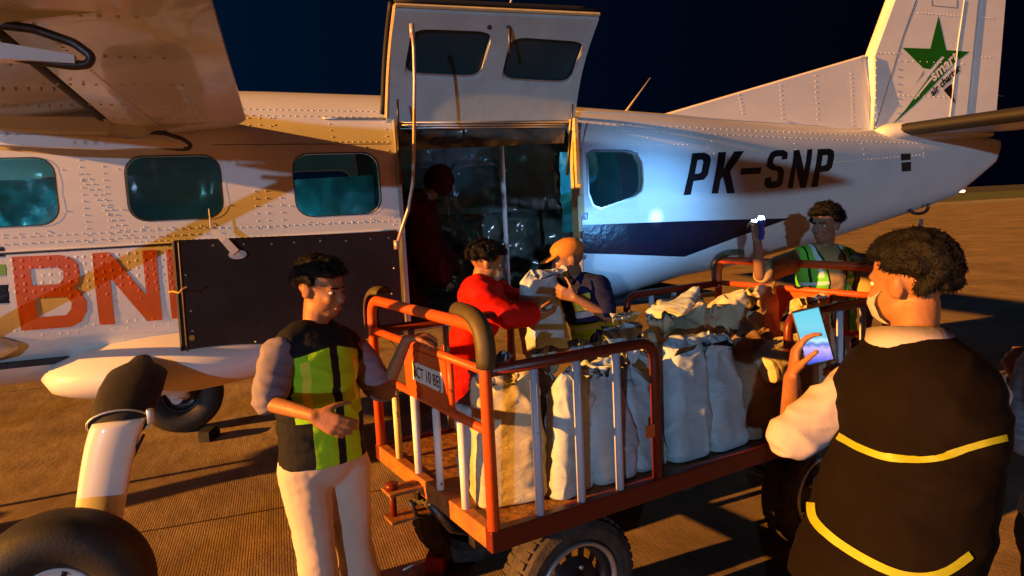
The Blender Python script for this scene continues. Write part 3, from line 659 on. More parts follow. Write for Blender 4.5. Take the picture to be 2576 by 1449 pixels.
for (p, a_, b_) in bp:
    d = (mid-la).normalized(); s_ = Vector((1, 0, 0)); nn = d.cross(s_).normalized()
    g = [bm.verts.new(p+s_*(a_*math.cos(2*math.pi*i/n))+nn*(b_*math.sin(2*math.pi*i/n))) for i in range(n)]
    if prev: bridge(bm, prev, g)
    else: bm.faces.new(g)
    prev = g
bm.faces.new(prev); obj('leg_boot', bm, M['boot'], g_leg, True)
bm = B(); g = [mid+Vector((.133*math.cos(2*math.pi*i/24), 0, 0))+(mid-la).normalized().cross(Vector((1, 0, 0))).normalized()*(.067*math.sin(2*math.pi*i/24)) for i in range(24)]
tube(bm, g, .005, 6, closed=True); box(bm, mid+Vector((.135, -.02, .02)), (.03, .03, .07), bevel=.005); obj('boot_clamp', bm, M['alu'], g_leg, True)
aero_wheel(nw, plane, -1)
g2 = obj('gear_leg', gear_leg((-.95, 5.75, 1.0), (-.95, 6.75, .36), .14, .09, plane), M['paint'], plane, True)
bm = B(); tube(bm, bend([mid+Vector((.10, -.03, -.06)), Vector((-.84, 3.58, .62)), Vector((-.86, 3.44, .40))], .1), .007, 6); obj('brake_line', bm, M['black'], g_leg, True)
fwh = aero_wheel(fw, plane, -1, rim='steel')
bm = B(); box(bm, (-.97, 6.72, .46), (.07, .12, .20), bevel=.01); tube(bm, [(-.97, 6.7, .36), (-.97, 6.8, .36)], .05, 16); obj('brake_caliper', bm, M['alu'], fwh)
# nose gear and propeller (beyond the left edge: they cast shadows on the apron)
bm = B()
for y_ in (-.19, .19): tube(bm, [(-4.6, FC+y_, 1.2), (-4.7, FC+y_, .3)], .028, 12)
obj('nose_fork', bm, M['paint'], plane, True)
aero_wheel((-4.72, FC, .30), plane, -1, .30, .2)
bm = B(); lathe(bm, [(.26, 0), (.24, -.12), (.17, -.26), (.06, -.38), (0, -.4)], (-7.0, FC, 1.85), (1, 0, 0), 24); pr = obj('propeller', bm, M['alu'], plane, True)
for k in range(3):
    a = R(90+120*k+20); d = Vector((0, math.cos(a), math.sin(a))); s_ = d.cross(Vector((1, 0, 0))); bm = B()
    c0 = Vector((-7.1, FC, 1.85)); pts = [(.12, .05), (.4, .09), (.9, .10), (1.25, .07), (1.34, .02)]; A_ = []; C_ = []
    for rr2, ww in pts: A_.append(c0+d*rr2+s_*ww+Vector((.03, 0, 0))); C_.append(c0+d*rr2-s_*ww-Vector((.03, 0, 0)))
    P_ = A_+C_[::-1]; va = [bm.verts.new(q) for q in P_]; vb = [bm.verts.new(q+Vector((.02, 0, 0))) for q in P_]; bm.faces.new(va); bm.faces.new(vb); bridge(bm, va, vb)
    obj('propeller_blade', bm, M['ink'], pr)

# wings with separate flap
def airfoil(x0, x1, zb, th, n=14):
    """lower & upper surface points, x0 leading edge, x1 trailing"""
    up, lo = [], []
    for i in range(n+1):
        t = (1-math.cos(math.pi*i/n))/2; x = x0+(x1-x0)*t
        yt = th*(2.969*math.sqrt(t)-1.26*t-3.516*t*t+2.843*t**3-1.015*t**4)
        up.append((x, zb+.03+yt*1.25)); lo.append((x, zb+.03-yt*.55))
    return up[::-1]+lo[1:]
def wing(side):
    y0 = FC+side*.70; y1 = FC+side*7.9; bm = B(); prev = None
    for k in range(21):
        t = k/20; y = y0+(y1-y0)*t; dz = .0 if t < .35 else (t-.35)*.25
        xL = -2.10+.28*t; xT = -.82+.20*t+(.0 if t < .5 else .36*min(1, (t-.5)/.02)); th = .155*(1-.35*t)
        g = [bm.verts.new((x, y, z)) for x, z in airfoil(xL, xT, 2.53+dz, th*(1+.9*max(0, t-.4)))]
        if prev: bridge(bm, prev, g)
        else: bm.faces.new(g)
        prev = g
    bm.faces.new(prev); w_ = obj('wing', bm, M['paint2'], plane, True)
    bm = B(); prev = None   # flap, lowered
    for k in range(11):
        t = k/10; y = FC+side*(.765+3.02*t)
        xa = -.75+.11*t*1.6; xt = -.105
        prof = [(xt, 2.462), (xt+.002, 2.474), (xa+.35, 2.535), (xa+.1, 2.545), (xa, 2.51), (xa-.02, 2.47), (xa+.0, 2.44), (xa+.12, 2.425), (xa+.35, 2.44)]
        prof = [(x, z-.018) for x, z in prof]
        if k == 0: prof[0] = (xt-.07, 2.444); prof[1] = (xt-.06, 2.456)
        g = [bm.verts.new((x, y, z)) for x, z in prof]
        if prev: bridge(bm, prev, g)
        else: bm.faces.new(g)
        prev = g
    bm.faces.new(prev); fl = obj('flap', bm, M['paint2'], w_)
    if side < 0:
        bm = B(); rows = []
        for y in (4.2, 3.75, 3.3, 2.85, 2.4, 1.95):
            for k in range(12): rows.append((-.72+k*.04, y))
        for y0_ in np.arange(1.6, 4.3, .04): rows.append((-.52, y0_))
        for x, y in rows:
            p = Vector((x, y, 2.412)); tube(bm, [p, p-Vector((0, 0, .006))], .0055, 5)
        merge(fl, bm, M['paint2'])
        bm = B()
        for y in (4.25, 3.85, 3.4, 2.9, 2.4, 1.9, 1.4):
            for k in range(26):
                p = Vector((-1.95+k*.045, y, 2.50)); h = 2.56-.155*.55*.9
                tube(bm, [(p.x, y, h+.012), (p.x, y, h-.004)], .0055, 5)
        merge(w_, bm, M['paint2'])
    return w_
wn = wing(-1); wf = wing(1)
# cabin roof carry-through between the wings
bm = B(); pod(bm, [(-2.3, FC, 2.62, .70, .05), (-2.05, FC, 2.64, .76, .14), (-1.4, FC, 2.64, .78, .15), (-.9, FC, 2.62, .76, .11), (-.5, FC, 2.60, .6, .06)]); obj('wing_root_fairing', bm, M['paint'], plane, True)
bm = B(); tube(bm, [(-.79, 4.27, 2.452), (-.60, 1.0, 2.462)], .021, 8); obj('flap_gap_shade', bm, M['boot'], wn, True)  # dark strip standing in for the shade inside the flap gap
# flap tracks under the wing
def track(yc_, parent):
    bm = B(); prev = None
    for (x, zt, hh, ww) in [(-1.75, 2.47, .01, .01), (-1.5, 2.465, .055, .035), (-1.2, 2.46, .085, .045), (-.95, 2.455, .10, .045), (-.76, 2.45, .10, .04), (-.74, 2.45, .03, .035)]:
        g = [bm.verts.new((x, yc_+a*ww, zt-b*hh)) for a, b in ((-1, 0), (-1, .7), (-.5, 1), (.5, 1), (1, .7), (1, 0))]
        if prev: bridge(bm, prev, g)
        else: bm.faces.new(g)
        prev = g
    bm.faces.new(prev); t = obj('flap_track', bm, M['paint2'], parent)
    bm = B()
    pl = [(-.95, 2.455), (-.25, 2.44), (-.30, 2.425), (-.55, 2.385), (-.62, 2.352), (-.78, 2.34), (-.95, 2.38)]
    prism_y(bm, pl, yc_-.012, yc_+.012); obj('flap_bracket', bm, M['paint2'], t)
    bm = B(); lp = [(-.70, yc_, 2.37), (-.60, yc_, 2.385), (-.50, yc_, 2.375), (-.42, yc_, 2.345), (-.385, yc_, 2.315), (-.395, yc_, 2.295), (-.43, yc_, 2.292), (-.52, yc_, 2.305), (-.62, yc_, 2.325), (-.74, yc_, 2.345)]
    tube(bm, bend(lp, .01, 3), .011, 8); obj('flap_arm', bm, M['steel'], t, True)
    bm = B(); prev = None
    for (x, z0, z1, ww) in [(-1.6, 2.40, 2.375, .02), (-1.2, 2.375, 2.325, .035), (-.8, 2.36, 2.30, .035), (-.55, 2.335, 2.30, .025), (-.42, 2.315, 2.295, .015)]:
        g = [bm.verts.new((x, yc_+a*ww, z)) for a, z in ((-1, z0), (-1, z1), (1, z1), (1, z0))]
        if prev: bridge(bm, prev, g)
        else: bm.faces.new(g)
        prev = g
    bm.faces.new(prev); obj('track_fairing', bm, M['paint'], t)
for yy in (4.02, 1.95, .1): track(yy, wn)
# strut
bm = B(); prev = None; s0, s1 = Vector((-1.66, 4.34, 1.30)), Vector((-1.42, 1.55, 2.52)); n = 14
for t in (0, .5, 1):
    p = s0.lerp(s1, t); g = [bm.verts.new(p+Vector((.085*math.cos(2*math.pi*i/n), 0, .03*math.sin(2*math.pi*i/n)))) for i in range(n)]
    if prev: bridge(bm, prev, g)
    else: bm.faces.new(g)
    prev = g
bm.faces.new(prev); st = obj('wing_strut', bm, M['paint'], plane, True)
bm = B(); pod(bm, [(-1.9, 4.33, 1.30, .05, .02), (-1.75, 4.33, 1.30, .10, .07), (-1.6, 4.33, 1.30, .12, .085), (-1.45, 4.33, 1.30, .09, .06), (-1.37, 4.33, 1.30, .03, .02)], 16); obj('strut_cuff', bm, M['paint'], st, True)

# ---- tail
def slab(name, poly, th, m, parent, taper=.6, yc_=FC):
    """flat vertical surface in the x-z plane with rounded section"""
    bm = B(); c_ = sum((Vector((p[0], 0, p[1])) for p in poly), Vector())/len(poly)
    rings = []
    for y, s in ((-th, taper_ := .93), (-th*.6, .985), (0, 1), (th*.6, .985), (th, .93)):
        rings.append([bm.verts.new((c_.x+(x-c_.x)*s, yc_+y, c_.z+(z-c_.z)*s)) for x, z in poly])
    for a, b in zip(rings, rings[1:]): bridge(bm, a, b)
    bm.faces.new(rings[0]); bm.faces.new(rings[-1]); return obj(name, bm, m, parent)
P_ = lambda px, py: (lambda v: (v.x, v.z))(PY(px, py, FC-.05))
dorsal = slab('dorsal_fin', [(2.85, 2.50), P_(1650, 292), P_(2186, 135), (5.36, 2.35)], .035, M['paint'], plane)
le0, le1 = P_(2188, 150), P_(2243, 0); k_ = (le1[0]-le0[0])/(le1[1]-le0[1])
finp = [(5.29, 2.38), (5.27, 2.6), le0, (le0[0]+k_*1.3, le0[1]+1.3), (6.62+.04, le0[1]+1.3), (6.45, 2.38)]
fin = slab('fin', finp, .06, M['paint'], plane)
rud = slab('rudder', [(6.47, 2.50), (6.68, le0[1]+1.3), (6.98, le0[1]+1.3), (6.84, 2.50)], .045, M['paint'], plane)
def fl(px, py, o=.0): 
    v = PY(px, py, FC-.0605-o); return v
def finline(name, pts, rad, m, o=0):
    bm = B(); tube(bm, [fl(*p, o) for p in pts], rad, 5); return obj(name, bm, m, fin, True)
finline('fin_seam', [(2405, 0), (2300, 335*.95)][0:0] or [(2305, 0), (2272, 90), (2200, 328)], .003, M['steel'])
finline('rudder_hinge_cover', [(2426, 0), (2410, 110), (2388, 308)], .007, M['paint'])
finline('access_panel', [(2344, 0), (2344, 14), (2407, 20), (2408, 0)], .0025, M['steel'])
bm = B(); tube(bm, [(5.26, FC-.05, 2.44), (5.25, FC-.075, 2.75), (5.265, FC-.06, 3.10)], [.02, .022, .018], 8)
for k in range(10): p = Vector((5.25, FC-.095, 2.47+k*.066)); tube(bm, [p, p-Vector((0, .006, 0))], .007, 6)
obj('fin_joint_strip', bm, M['paint'], fin, True)
# rivet lines on fin and dorsal fin
bm = B()
def rl(p0, p1, n_, yo):
    for k in range(n_):
        t = k/(n_-1); q = PY(p0[0]+(p1[0]-p0[0])*t, p0[1]+(p1[1]-p0[1])*t, FC-yo); tube(bm, [q, q-Vector((0, .0035, 0))], .0045, 5)
for a_, b_, n_, yo in (((1858, 238), (1868, 285), 6, .036), ((1962, 215), (1968, 298), 8, .036), ((2050, 190), (2056, 300), 9, .036), ((2140, 185), (2145, 315), 13, .036), ((2205, 133), (2260, 134), 6, .062), ((2262, 152), (2420, 160), 10, .062),
    ((2310, 32), (2410, 40), 12, .062), ((2235, 238), (2400, 245), 14, .062), ((2430, 40), (2496, 46), 9, .047), ((2430, 142), (2490, 144), 7, .047), ((2394, 262), (2386, 310), 9, .047)): rl(a_, b_, n_, yo)
merge(fin, bm, M['paint'])
def findecal(name, polys, m, o):
    """flat vinyl on the fin, filled as curves so concave outlines stay clean"""
    cu_ = bpy.data.curves.new('c', 'CURVE'); cu_.dimensions = '2D'; cu_.fill_mode = 'BOTH'
    for p in polys:
        q = [fl(a, b, o) for a, b in p]; sp2 = cu_.splines.new('POLY'); sp2.points.add(len(q)-1); sp2.use_cyclic_u = True
        for k, v in enumerate(q): sp2.points[k].co = (v.x, v.z, 0, 1)
    ob = bpy.data.objects.new('t', cu_); col.objects.link(ob); me = evald(ob); bpy.data.objects.remove(ob); yy = fl(*polys[0][0], o).y
    for v in me.vertices: v.co = Vector((v.co.x, yy, v.co.y))
    return link(name, me, m, fin)
C4 = lambda L: [(1932+x/3, y/3) for x, y in L]
findecal('star_emblem', [C4([(1287, 120), (1345, 378), (1520, 390), (1402, 482), (1240, 655), (1120, 780), (920, 958), (1040, 825), (1165, 650), (1232, 560), (1332, 432), (1312, 424), (1222, 522), (1172, 514), (1014, 360), (1225, 367)])], M['green'], .0015)
findecal('star_emblem_gap', [C4([(1318, 446), (1300, 440), (1180, 590), (1195, 598)]), C4([(1245, 590), (1228, 584), (1100, 745), (1112, 750)])], M['decal_w'], .0024)
findecal('star_emblem_tip', [C4([(1325, 680), (1385, 630), (1415, 785)])], M['ink'], .0015)
findecal('star_emblem_streak', [C4([(1180, 520), (1172, 560), (1110, 640), (1165, 556)])], M['green'], .0015)
def text_on(name, s, p0, p1, size, m, parent, yplane, bold=.0, o=.0, align='LEFT', shear=0, squash=1):
    """text running from photo point p0 towards p1 on a plane y=const"""
    a = PY(*p0, yplane-o); b = PY(*p1, yplane-o); d = (b-a); L_ = d.length; d.normalize(); upv = Vector((0, 1, 0)).cross(d); upv = upv if upv.z > 0 else -upv
    cu_ = bpy.data.curves.new('t', 'FONT'); cu_.body = s; cu_.size = size; cu_.offset = bold; cu_.shear = shear; cu_.resolution_u = 4
    ob = bpy.data.objects.new('t', cu_); col.objects.link(ob); me = evald(ob); bpy.data.objects.remove(ob)
    xs = [v.co.x for v in me.vertices]; w_ = max(xs)-min(xs); k = L_/w_; mn = min(xs)
    for v in me.vertices: v.co = a + d*((v.co.x-mn)*k) + upv*(v.co.y*squash)
    return link(name, me, m, parent)
text_on('logo_lettering', 'smart', (2349, 205), (2412, 148), .15, M['decal_w'], fin, FC-.0605, .004, .0035)
text_on('logo_lettering', 'air charter', (2346, 243), (2418, 175), .10, M['ink'], fin, FC-.0605, .0035, .003)
bm = B(); tube(bm, [PY(2480, 236, FC), PY(2490, 237, FC), PY(2524, 242, FC)], [.012, .006, .003], 6); obj('static_wick', bm, M['alu'], rud, True)
# tailplane
def stab(side):
    bm = B(); prev = None
    for k in range(9):
        t = k/8; y = FC+side*(.12+3.0*t); xL = 5.30+.30*t; xT = 7.02+.0*t
        g = [bm.verts.new((x, y, z)) for x, z in airfoil(xL, xT, 2.395, .070*(1-.3*t))]
        if prev: bridge(bm, prev, g)
        else: bm.faces.new(g)
        prev = g
    bm.faces.new(prev); s_ = obj('tailplane', bm, M['paint'], plane, True)
    bm = B(); prev = None
    for k in range(9):
        t = k/8; y = FC+side*(.13+3.0*t); xL = 5.29+.30*t
        g = [bm.verts.new((x, y, z)) for x, z in [(xL+.13, 2.395+.03+.062), (xL+.04, 2.47), (xL-.004, 2.425), (xL+.03, 2.398), (xL+.13, 2.372)]]
        if prev:
            for i in range(4): bm.faces.new((prev[i], prev[i+1], g[i+1], g[i]))
        prev = g
    obj('deicing_boot', bm, M['black'], s_, True); return s_
stab(-1); stab(1)
bm = B(); pod(bm, [(5.10, FC-.20, 2.40, .05, .02), (5.24, FC-.22, 2.41, .10, .075), (5.5, FC-.2, 2.41, .12, .09), (6.2, FC-.14, 2.40, .10, .07), (6.7, FC-.08, 2.39, .05, .03)], 16); obj('tailplane_fillet', bm, M['paint'], plane, True)
# aerials
bm = B(); a = PY(1566, 292, 4.9); b = PY(1636, 196, 4.9); tube(bm, [a, a.lerp(b, .15), b], [.02, .009, .004], 8); obj('whip_aerial', bm, M['frame'], plane, True)
bm = B(); a = PY(1264, 60, 5.0); b = PY(1298, -30, 5.0); tube(bm, [a+(a-b)*1.5, a, b], [.02, .01, .006], 8); obj('whip_aerial', bm, M['paint'], plane, True)
# tail tie-down ring
bm = B(); q = [U(2288, 527, 6.3), U(2296, 536, 6.3), U(2312, 538, 6.3), U(2328, 534, 6.3), U(2336, 522, 6.3), U(2333, 512, 6.3)]
tube(bm, bend(q, .02, 3), .014, 8); obj('tie_down_ring', bm, M['steel'], plane, True)

# tail stand
ts = U(2317, 545, 6.25); stand = empty('tail_stand', (ts.x, ts.y, 0), 'slim grey tail stand pole hooked under the tail of the aeroplane', 'tail stand')
bm = B(); tube(bm, [(ts.x, ts.y, .03), (ts.x, ts.y, 1.15)], .024, 12); obj('pole', bm, M['steel'], stand, True)
bm = B(); tube(bm, [(ts.x, ts.y, 1.1), ts+Vector((0, 0, -.02))], .016, 12); tube(bm, [ts+Vector((0, 0, -.16)), ts+Vector((0, 0, -.10))], .026, 12); obj('inner_tube', bm, M['alu'], stand, True)
bm = B(); box(bm, (ts.x, ts.y, .02), (.5, .06, .04), bevel=.01); box(bm, (ts.x, ts.y, .02), (.06, .5, .036), bevel=.01); obj('base', bm, M['steel'], stand)



# ------------------------------------------------------------------ baggage cart
CA = math.radians(90-78); KO = Vector((.68, 2.39, 0)); KL = Vector((math.cos(CA), math.sin(CA), 0)); KW = Vector((-math.sin(CA), math.cos(CA), 0))
CLn, CWd, DZ = 2.52, 1.21, .70
def K(a, b, z): return KO + KL*a + KW*b + Vector((0, 0, z))
KR = Matrix((KL, KW, Vector((0, 0, 1)))).transposed()
cart = empty('baggage_cart', K(CLn/2, CWd/2, 0), 'orange red steel baggage cart with tube rails carrying the white sacks', 'baggage cart')
bm = B(); box(bm, K(CLn/2, CWd/2, DZ-.012), (CLn-.02, CWd-.02, .022), KR); obj('deck', bm, M['deck'], cart)
for b in (.0, CWd):
    bm = B(); box(bm, K(CLn/2, b, DZ-.035), (CLn+.05, .05, .085), KR, .006); obj('side_beam', bm, M['shaderail'], cart)
M['beam'] = mat('worn orange beam paint', (.52, .17, .03), .5, c2=(.22, .09, .03), vs=14, bump=.15)
for a in (0, CLn):
    bm = B(); box(bm, K(a, CWd/2, DZ-.034), (.05, CWd-.05, .082), KR, .006); obj('end_beam', bm, M['beam'], cart)
bm = B()
for a in (.38, 1.2, 2.1): box(bm, K(a, CWd/2, DZ-.11), (.08, CWd-.2, .06), KR)
for b in (.3, .9): box(bm, K(CLn/2, b, DZ-.16), (CLn-.1, .06, .08), KR)
obj('chassis', bm, M['steel'], cart)
def rail(name, pts, r, m, parent=None): 
    bm = B(); tube(bm, pts, r, 12); return obj(name, bm, m, parent or cart, True)
def side(a0, a1, b, bars, first):
    ps = [K(a0, b, DZ-.005), K(a0, b, 1.31), K(a1, b, 1.31), K(a1, b, DZ-.005)]
    if first == 0: ps = ps[1:]
    if first == 1: ps = ps[:-1]
    s = rail('side_rail', bend(ps, .09), .0235, M['shaderail'])
    for a in bars:
        rail('rail_bar', [K(a, b, DZ-.002), K(a, b, 1.29)], .0175, M['cool_bar'], s)
for b in (.0, CWd):
    side(.02, .82, b, (.21, .41, .61), 0); side(1.69, CLn-.02, b, (1.90, 2.10, 2.30), 1)
def end(a, sgn):
    f = rail('end_frame', bend([K(a, 0, DZ-.005), K(a, .0, 1.475), K(a, CWd, 1.475), K(a, CWd, DZ-.005)], .11, 8), .0245, M['redrail'])
    rail('cross_rail', [K(a, .0, 1.315), K(a, CWd, 1.315)], .018, M['redrail'], f)
    rail('cross_rail', [K(a, .0, 1.085), K(a, CWd, 1.085)], .018, M['redrail'], f)
    for b in (.23, .47, .71, .95): rail('rail_bar', [K(a, b, DZ-.002), K(a, b, 1.07)], .0175, M['whitebar'], f)
    for b in ((.30, .76) if sgn < 0 else (.36, .86)): rail('plate_post', [K(a, b, 1.09), K(a, b, 1.31)], .014, M['redrail'], f)
    bm = B(); box(bm, K(a+.012*sgn, .60 if sgn > 0 else .53, 1.20), (.006, .44, .20), KR); p = obj('sign_plate', bm, M['redrail'], f)
    for b, s in ((-.004, -1), (CWd+.004, 1)):
        bm = B(); g0 = None; path = bend([K(a-.0*sgn, b, 1.33), K(a, b+s*.02, 1.505), K(a, b-s*.20, 1.515)], .15, 8); prev = None
        for i, q in enumerate(path):
            t = (path[min(i+1, len(path)-1)]-path[max(i-1, 0)]).normalized(); nn = t.cross(KL).normalized()*(1 if s > 0 else -1)
            if nn.dot(KW*s+Vector((0, 0, 1))) < 0: nn = -nn
            g = []
            for kk in range(9):
                th = math.pi*kk/8; g.append(q+KL*(.040*math.cos(th))+nn*(.040*math.sin(th)))
            for kk in range(8, -1, -1):
                th = math.pi*kk/8; g.append(q+KL*(.030*math.cos(th))+nn*(.030*math.sin(th)))
            g = [bm.verts.new(v) for v in g]
            if prev: bridge(bm, prev, g)
            else: bm.faces.new(g)
            prev = g
        bm.faces.new(prev); obj('corner_guard', bm, M['guard'], f, True)
    return f, p
ef, pl_ = end(0, -1); end(CLn, 1)
# number plate on the front end: BCT 10 BEJ
bm = B(); box(bm, K(-.018, .50, 1.205), (.004, .31, .085), KR); sp_ = obj('number_plate', bm, M['plate'], ef)
cu_ = bpy.data.curves.new('t', 'FONT'); cu_.body = 'BCT 10 BEJ'; cu_.size = .1; cu_.offset = .0012
ob = bpy.data.objects.new('t', cu_); col.objects.link(ob); me = evald(ob); bpy.data.objects.remove(ob)
xs = [v.co.x for v in me.vertices]; mn, mx = min(xs), max(xs)
for v in me.vertices:
    t = (v.co.x-mn)/(mx-mn); v.co = K(-.0212, .50+.14-.28*t, 1.180+v.co.y*.72)
link('number_lettering', me, M['ink'], ef)
bm = B(); pth = [K(-.03, .99, 1.17), K(-.035, .99, 1.05), K(-.035, .93, 1.03), K(-.03, .82, 1.05)]; tube(bm, bend(pth, .03), .006, 6); obj('hook', bm, M['steel'], ef)
bm = B(); box(bm, U(1636, 1085, 2.955), (.05, .004, .055), KR); obj('red_sticker', bm, M['decal_r'], cart)
# wheels
def cart_wheel(a, b, s):
    c_ = K(a, b, .305); bm = B(); Ro, W_ = .305, .185; lathe(bm, tyre_prof(Ro, W_, .185), c_, KW, 64)
    for k in range(44):      # tread blocks on the shoulders
        th = 2*math.pi*k/44
        for side_ in (-1, 1):
            d = KL*math.cos(th)+Vector((0, 0, 1))*math.sin(th); t_ = KL*(-math.sin(th))+Vector((0, 0, 1))*math.cos(th)
            m3 = Matrix((t_, KW, d)).transposed(); box(bm, c_+d*(Ro-.006)+KW*(side_*.040), (.026, .040, .016), m3)
    w_ = obj('wheel', bm, M['tyre_d'], cart); w_.data.set_sharp_from_angle(angle=R(30))
    bm = B(); f = s
    lathe(bm, [(.19, f*.075), (.184, f*.082), (.176, f*.06), (.170, f*.025), (.150, f*.018), (.118, f*.03), (.098, f*.045), (.06, f*.05), (.05, f*.066), (.0, f*.068)], c_, KW, 48, holes=(4, 4, (0, 1)))
    obj('rim', bm, M['steel'], w_, True)
    bm = B(); lathe(bm, [(.198, f*.070), (.198, f*.086), (.184, f*.089), (.176, f*.072)], c_, KW, 64); obj('rim_lip', bm, M['alu'], w_, True)
    bm = B()
    for k in range(5):
        th = 2*math.pi*k/5; p = c_+(KL*math.cos(th)+Vector((0, 0, 1))*math.sin(th))*.08+KW*(f*.048); tube(bm, [p, p+KW*(f*.016)], .011, 6)
    merge(w_, bm, M['alu'])
for a, b, s in ((.42, .13, -1), (.42, CWd-.13, 1), (2.02, .13, -1), (2.02, CWd-.13, 1)): cart_wheel(a, b, s)
for a in (.42, 2.02):
    bm = B(); tube(bm, [K(a, .2, .305), K(a, CWd-.2, .305)], .03, 10)
    for b in (.3, .9): box(bm, K(a, b, .44), (.07, .05, .28), KR)
    obj('axle', bm, M['steel'], cart)
# tow hitch at the front end
hc = K(-.14, .60, .60); M['hitch'] = mat('rusty hitch plate', (.42, .17, .05), .6, c2=(.12, .05, .025), vs=18, bump=.3)
for z_ in (.672, .545):
    bm = B(); box(bm, K(-.09, .66, z_), (.19, .11, .014), KR, .003); obj('hitch_plate', bm, M['hitch'], cart)
bm = B(); tube(bm, [K(-.15, .67, .52), K(-.15, .67, .70)], .016, 12); tube(bm, [K(-.15, .67, .68), K(-.15, .67, .705)], .03, 12); obj('hitch_pin', bm, M['shaderail'], cart, True)
bm = B(); tube(bm, [K(-.03, .60, .54), K(-.07, .60, .56), K(-.10, .58, .64)], .010, 8); tube(bm, [K(.0, .60, .60), K(.10, .60, .45), K(.42, .60, .31)], .025, 8); obj('hitch_link', bm, M['steel'], cart, True)
# chocks
def chock(c_, rz, label, m):
    bm = B(); pl = [(-.11, 0), (.11, 0), (.11, .05), (.05, .10), (-.05, .10), (-.11, .09)]; prism_y(bm, pl, -.05, .05); bmesh.ops.bevel(bm, geom=list(bm.edges), offset=.004, segments=1, affect='EDGES')
    o = obj('wheel_chock', bm, m); o.location = c_; o.rotation_euler = (0, 0, rz); return tag(o, label, 'wheel chock')
cc = PZ(1110, 1420, .0); ck = chock((cc.x, cc.y, 0), R(60), 'red wooden chock on a short rope, in front of the cart\'s front wheel', M['chock'])
bm = B(); r0_ = PZ(1080, 1408, .05); tube(bm, [r0_, PZ(1066, 1412, .035), PZ(1045, 1418, .012), PZ(1025, 1428, .01), PZ(1014, 1434, .008)], .006, 6); 
o = obj('rope', bm, M['plate'], None, True); o.parent = ck; o.matrix_parent_inverse = ck.matrix_basis.inverted()
cc = PZ(528, 1103, 0); chock((cc.x, cc.y, 0), R(70), 'black chock beside the far main wheel of the aeroplane', M['boot'])

# ------------------------------------------------------------------ sacks
def ridge(p): return max(0, 1-abs(noise.noise(p))*2.6)**2
def sack(base, w_, d_, h_, rz, label, m='sack', seed=0, top='neck', lean=(0, 0), rx=0, ry=0, group='sacks loaded on the baggage cart', name='sack'):
    rnd = random.Random(seed*13+5); bm = B(); NU, NV = 110, 84; prev = None; so = Vector((seed*3.7, seed*1.9, seed*5.3))
    nk = rnd.randint(7, 11); ph = rnd.random()*6; fx, fy = rnd.uniform(-.07, .07), rnd.uniform(-.06, .03)
    first = None
    for j in range(NV+1):
        s = j/NV; g = []
        if s < .68:
            t = s/.68; z = t*h_; kx = kd = (.90+.1*(t/.08)**.6 if t < .08 else 1)*(1+.03*math.sin(math.pi*t*1.1)-.05*t*t); ne = 4.6-1.9*t; cr_ = .012*t
            kd *= 1-.25*t*t if top == 'flap' else 1
        else:
            t = (s-.68)/.32; ne = 2.7-.5*t
            if top == 'neck':
                z = h_ + t*.19*min(1, h_/.36); k = (1-(t/.42)**1.3*.74) if t < .42 else .26+.30*((t-.42)/.58)**.8
                kx = .98*k; kd = .98*max(k, .26)*1.1; cr_ = .012+.13*min(1, t/.35)
                if t > .5: kx *= 1.25; kd *= .6
            else:
                z = h_ + .12*math.sin(min(1, t/.75)*math.pi/2) - .035*max(0, t-.75)*4; kx = .97*(1-.06*t); kd = .72*max(.07, (1-t*1.15)); cr_ = .03*t
        b_ = max(0, (s-.68)/.32); lx = lean[0]*z/h_+fx*b_**1.5; ly = lean[1]*z/h_+fy*b_**1.5*(1 if top == 'neck' else 1.6)
        for i in range(NU):
            th = 2*math.pi*i/NU; c_, s_ = math.cos(th), math.sin(th); e_ = 2/ne
            x = w_/2*kx*math.copysign(abs(c_)**e_, c_); y = d_/2*kd*math.copysign(abs(s_)**e_, s_)
            rad = 1 + cr_*math.sin(nk*th+ph+s*3)*(1.4 if top == 'neck' else 1)
            x *= rad; y *= rad
            p = Vector((x+lx, y+ly, z))
            dn = noise.noise(Vector((x*2.6, y*2.6, z*3.0))+so)*.030 + ridge(Vector((x*3, y*3, z*8))+so)*.008 + ridge(Vector((x*9+z*3, y*9, z*5))+so*2)*.007 - .006
            dn -= ridge(Vector((x*5, y*5, z*22))+so*3)*.004*max(0, 1-z/h_*1.2)
            if s > .6: a_ = min(1, (s-.6)*5); dn += a_*(ridge(Vector((x*10, y*10, z*6))+so)*.020 + noise.noise(p*12+so)*.018 - .008)
            out = Vector((c_, s_, 0)); p += out*dn*min(1, s*16)
            if s > .74: p.z += .05*noise.noise(Vector((c_*1.6, s_*1.6, seed)))*(s-.74)*4 + .02*noise.noise(p*16+so)
            if s < .03: p.z = max(p.z, .0)+.004
            g.append(bm.verts.new(p))
        if prev: bridge(bm, prev, g)
        else: first = g
        prev = g
    bm.faces.new(first); bm.faces.new(prev)
    o = obj(name, bm, M[m] if isinstance(m, str) else m, None, True)
    o.location = base; o.rotation_euler = (rx, ry, rz); return tag(o, label, 'sack', group)
az = CA
def KS(a, b, z=DZ+.002): return K(a, b, z)
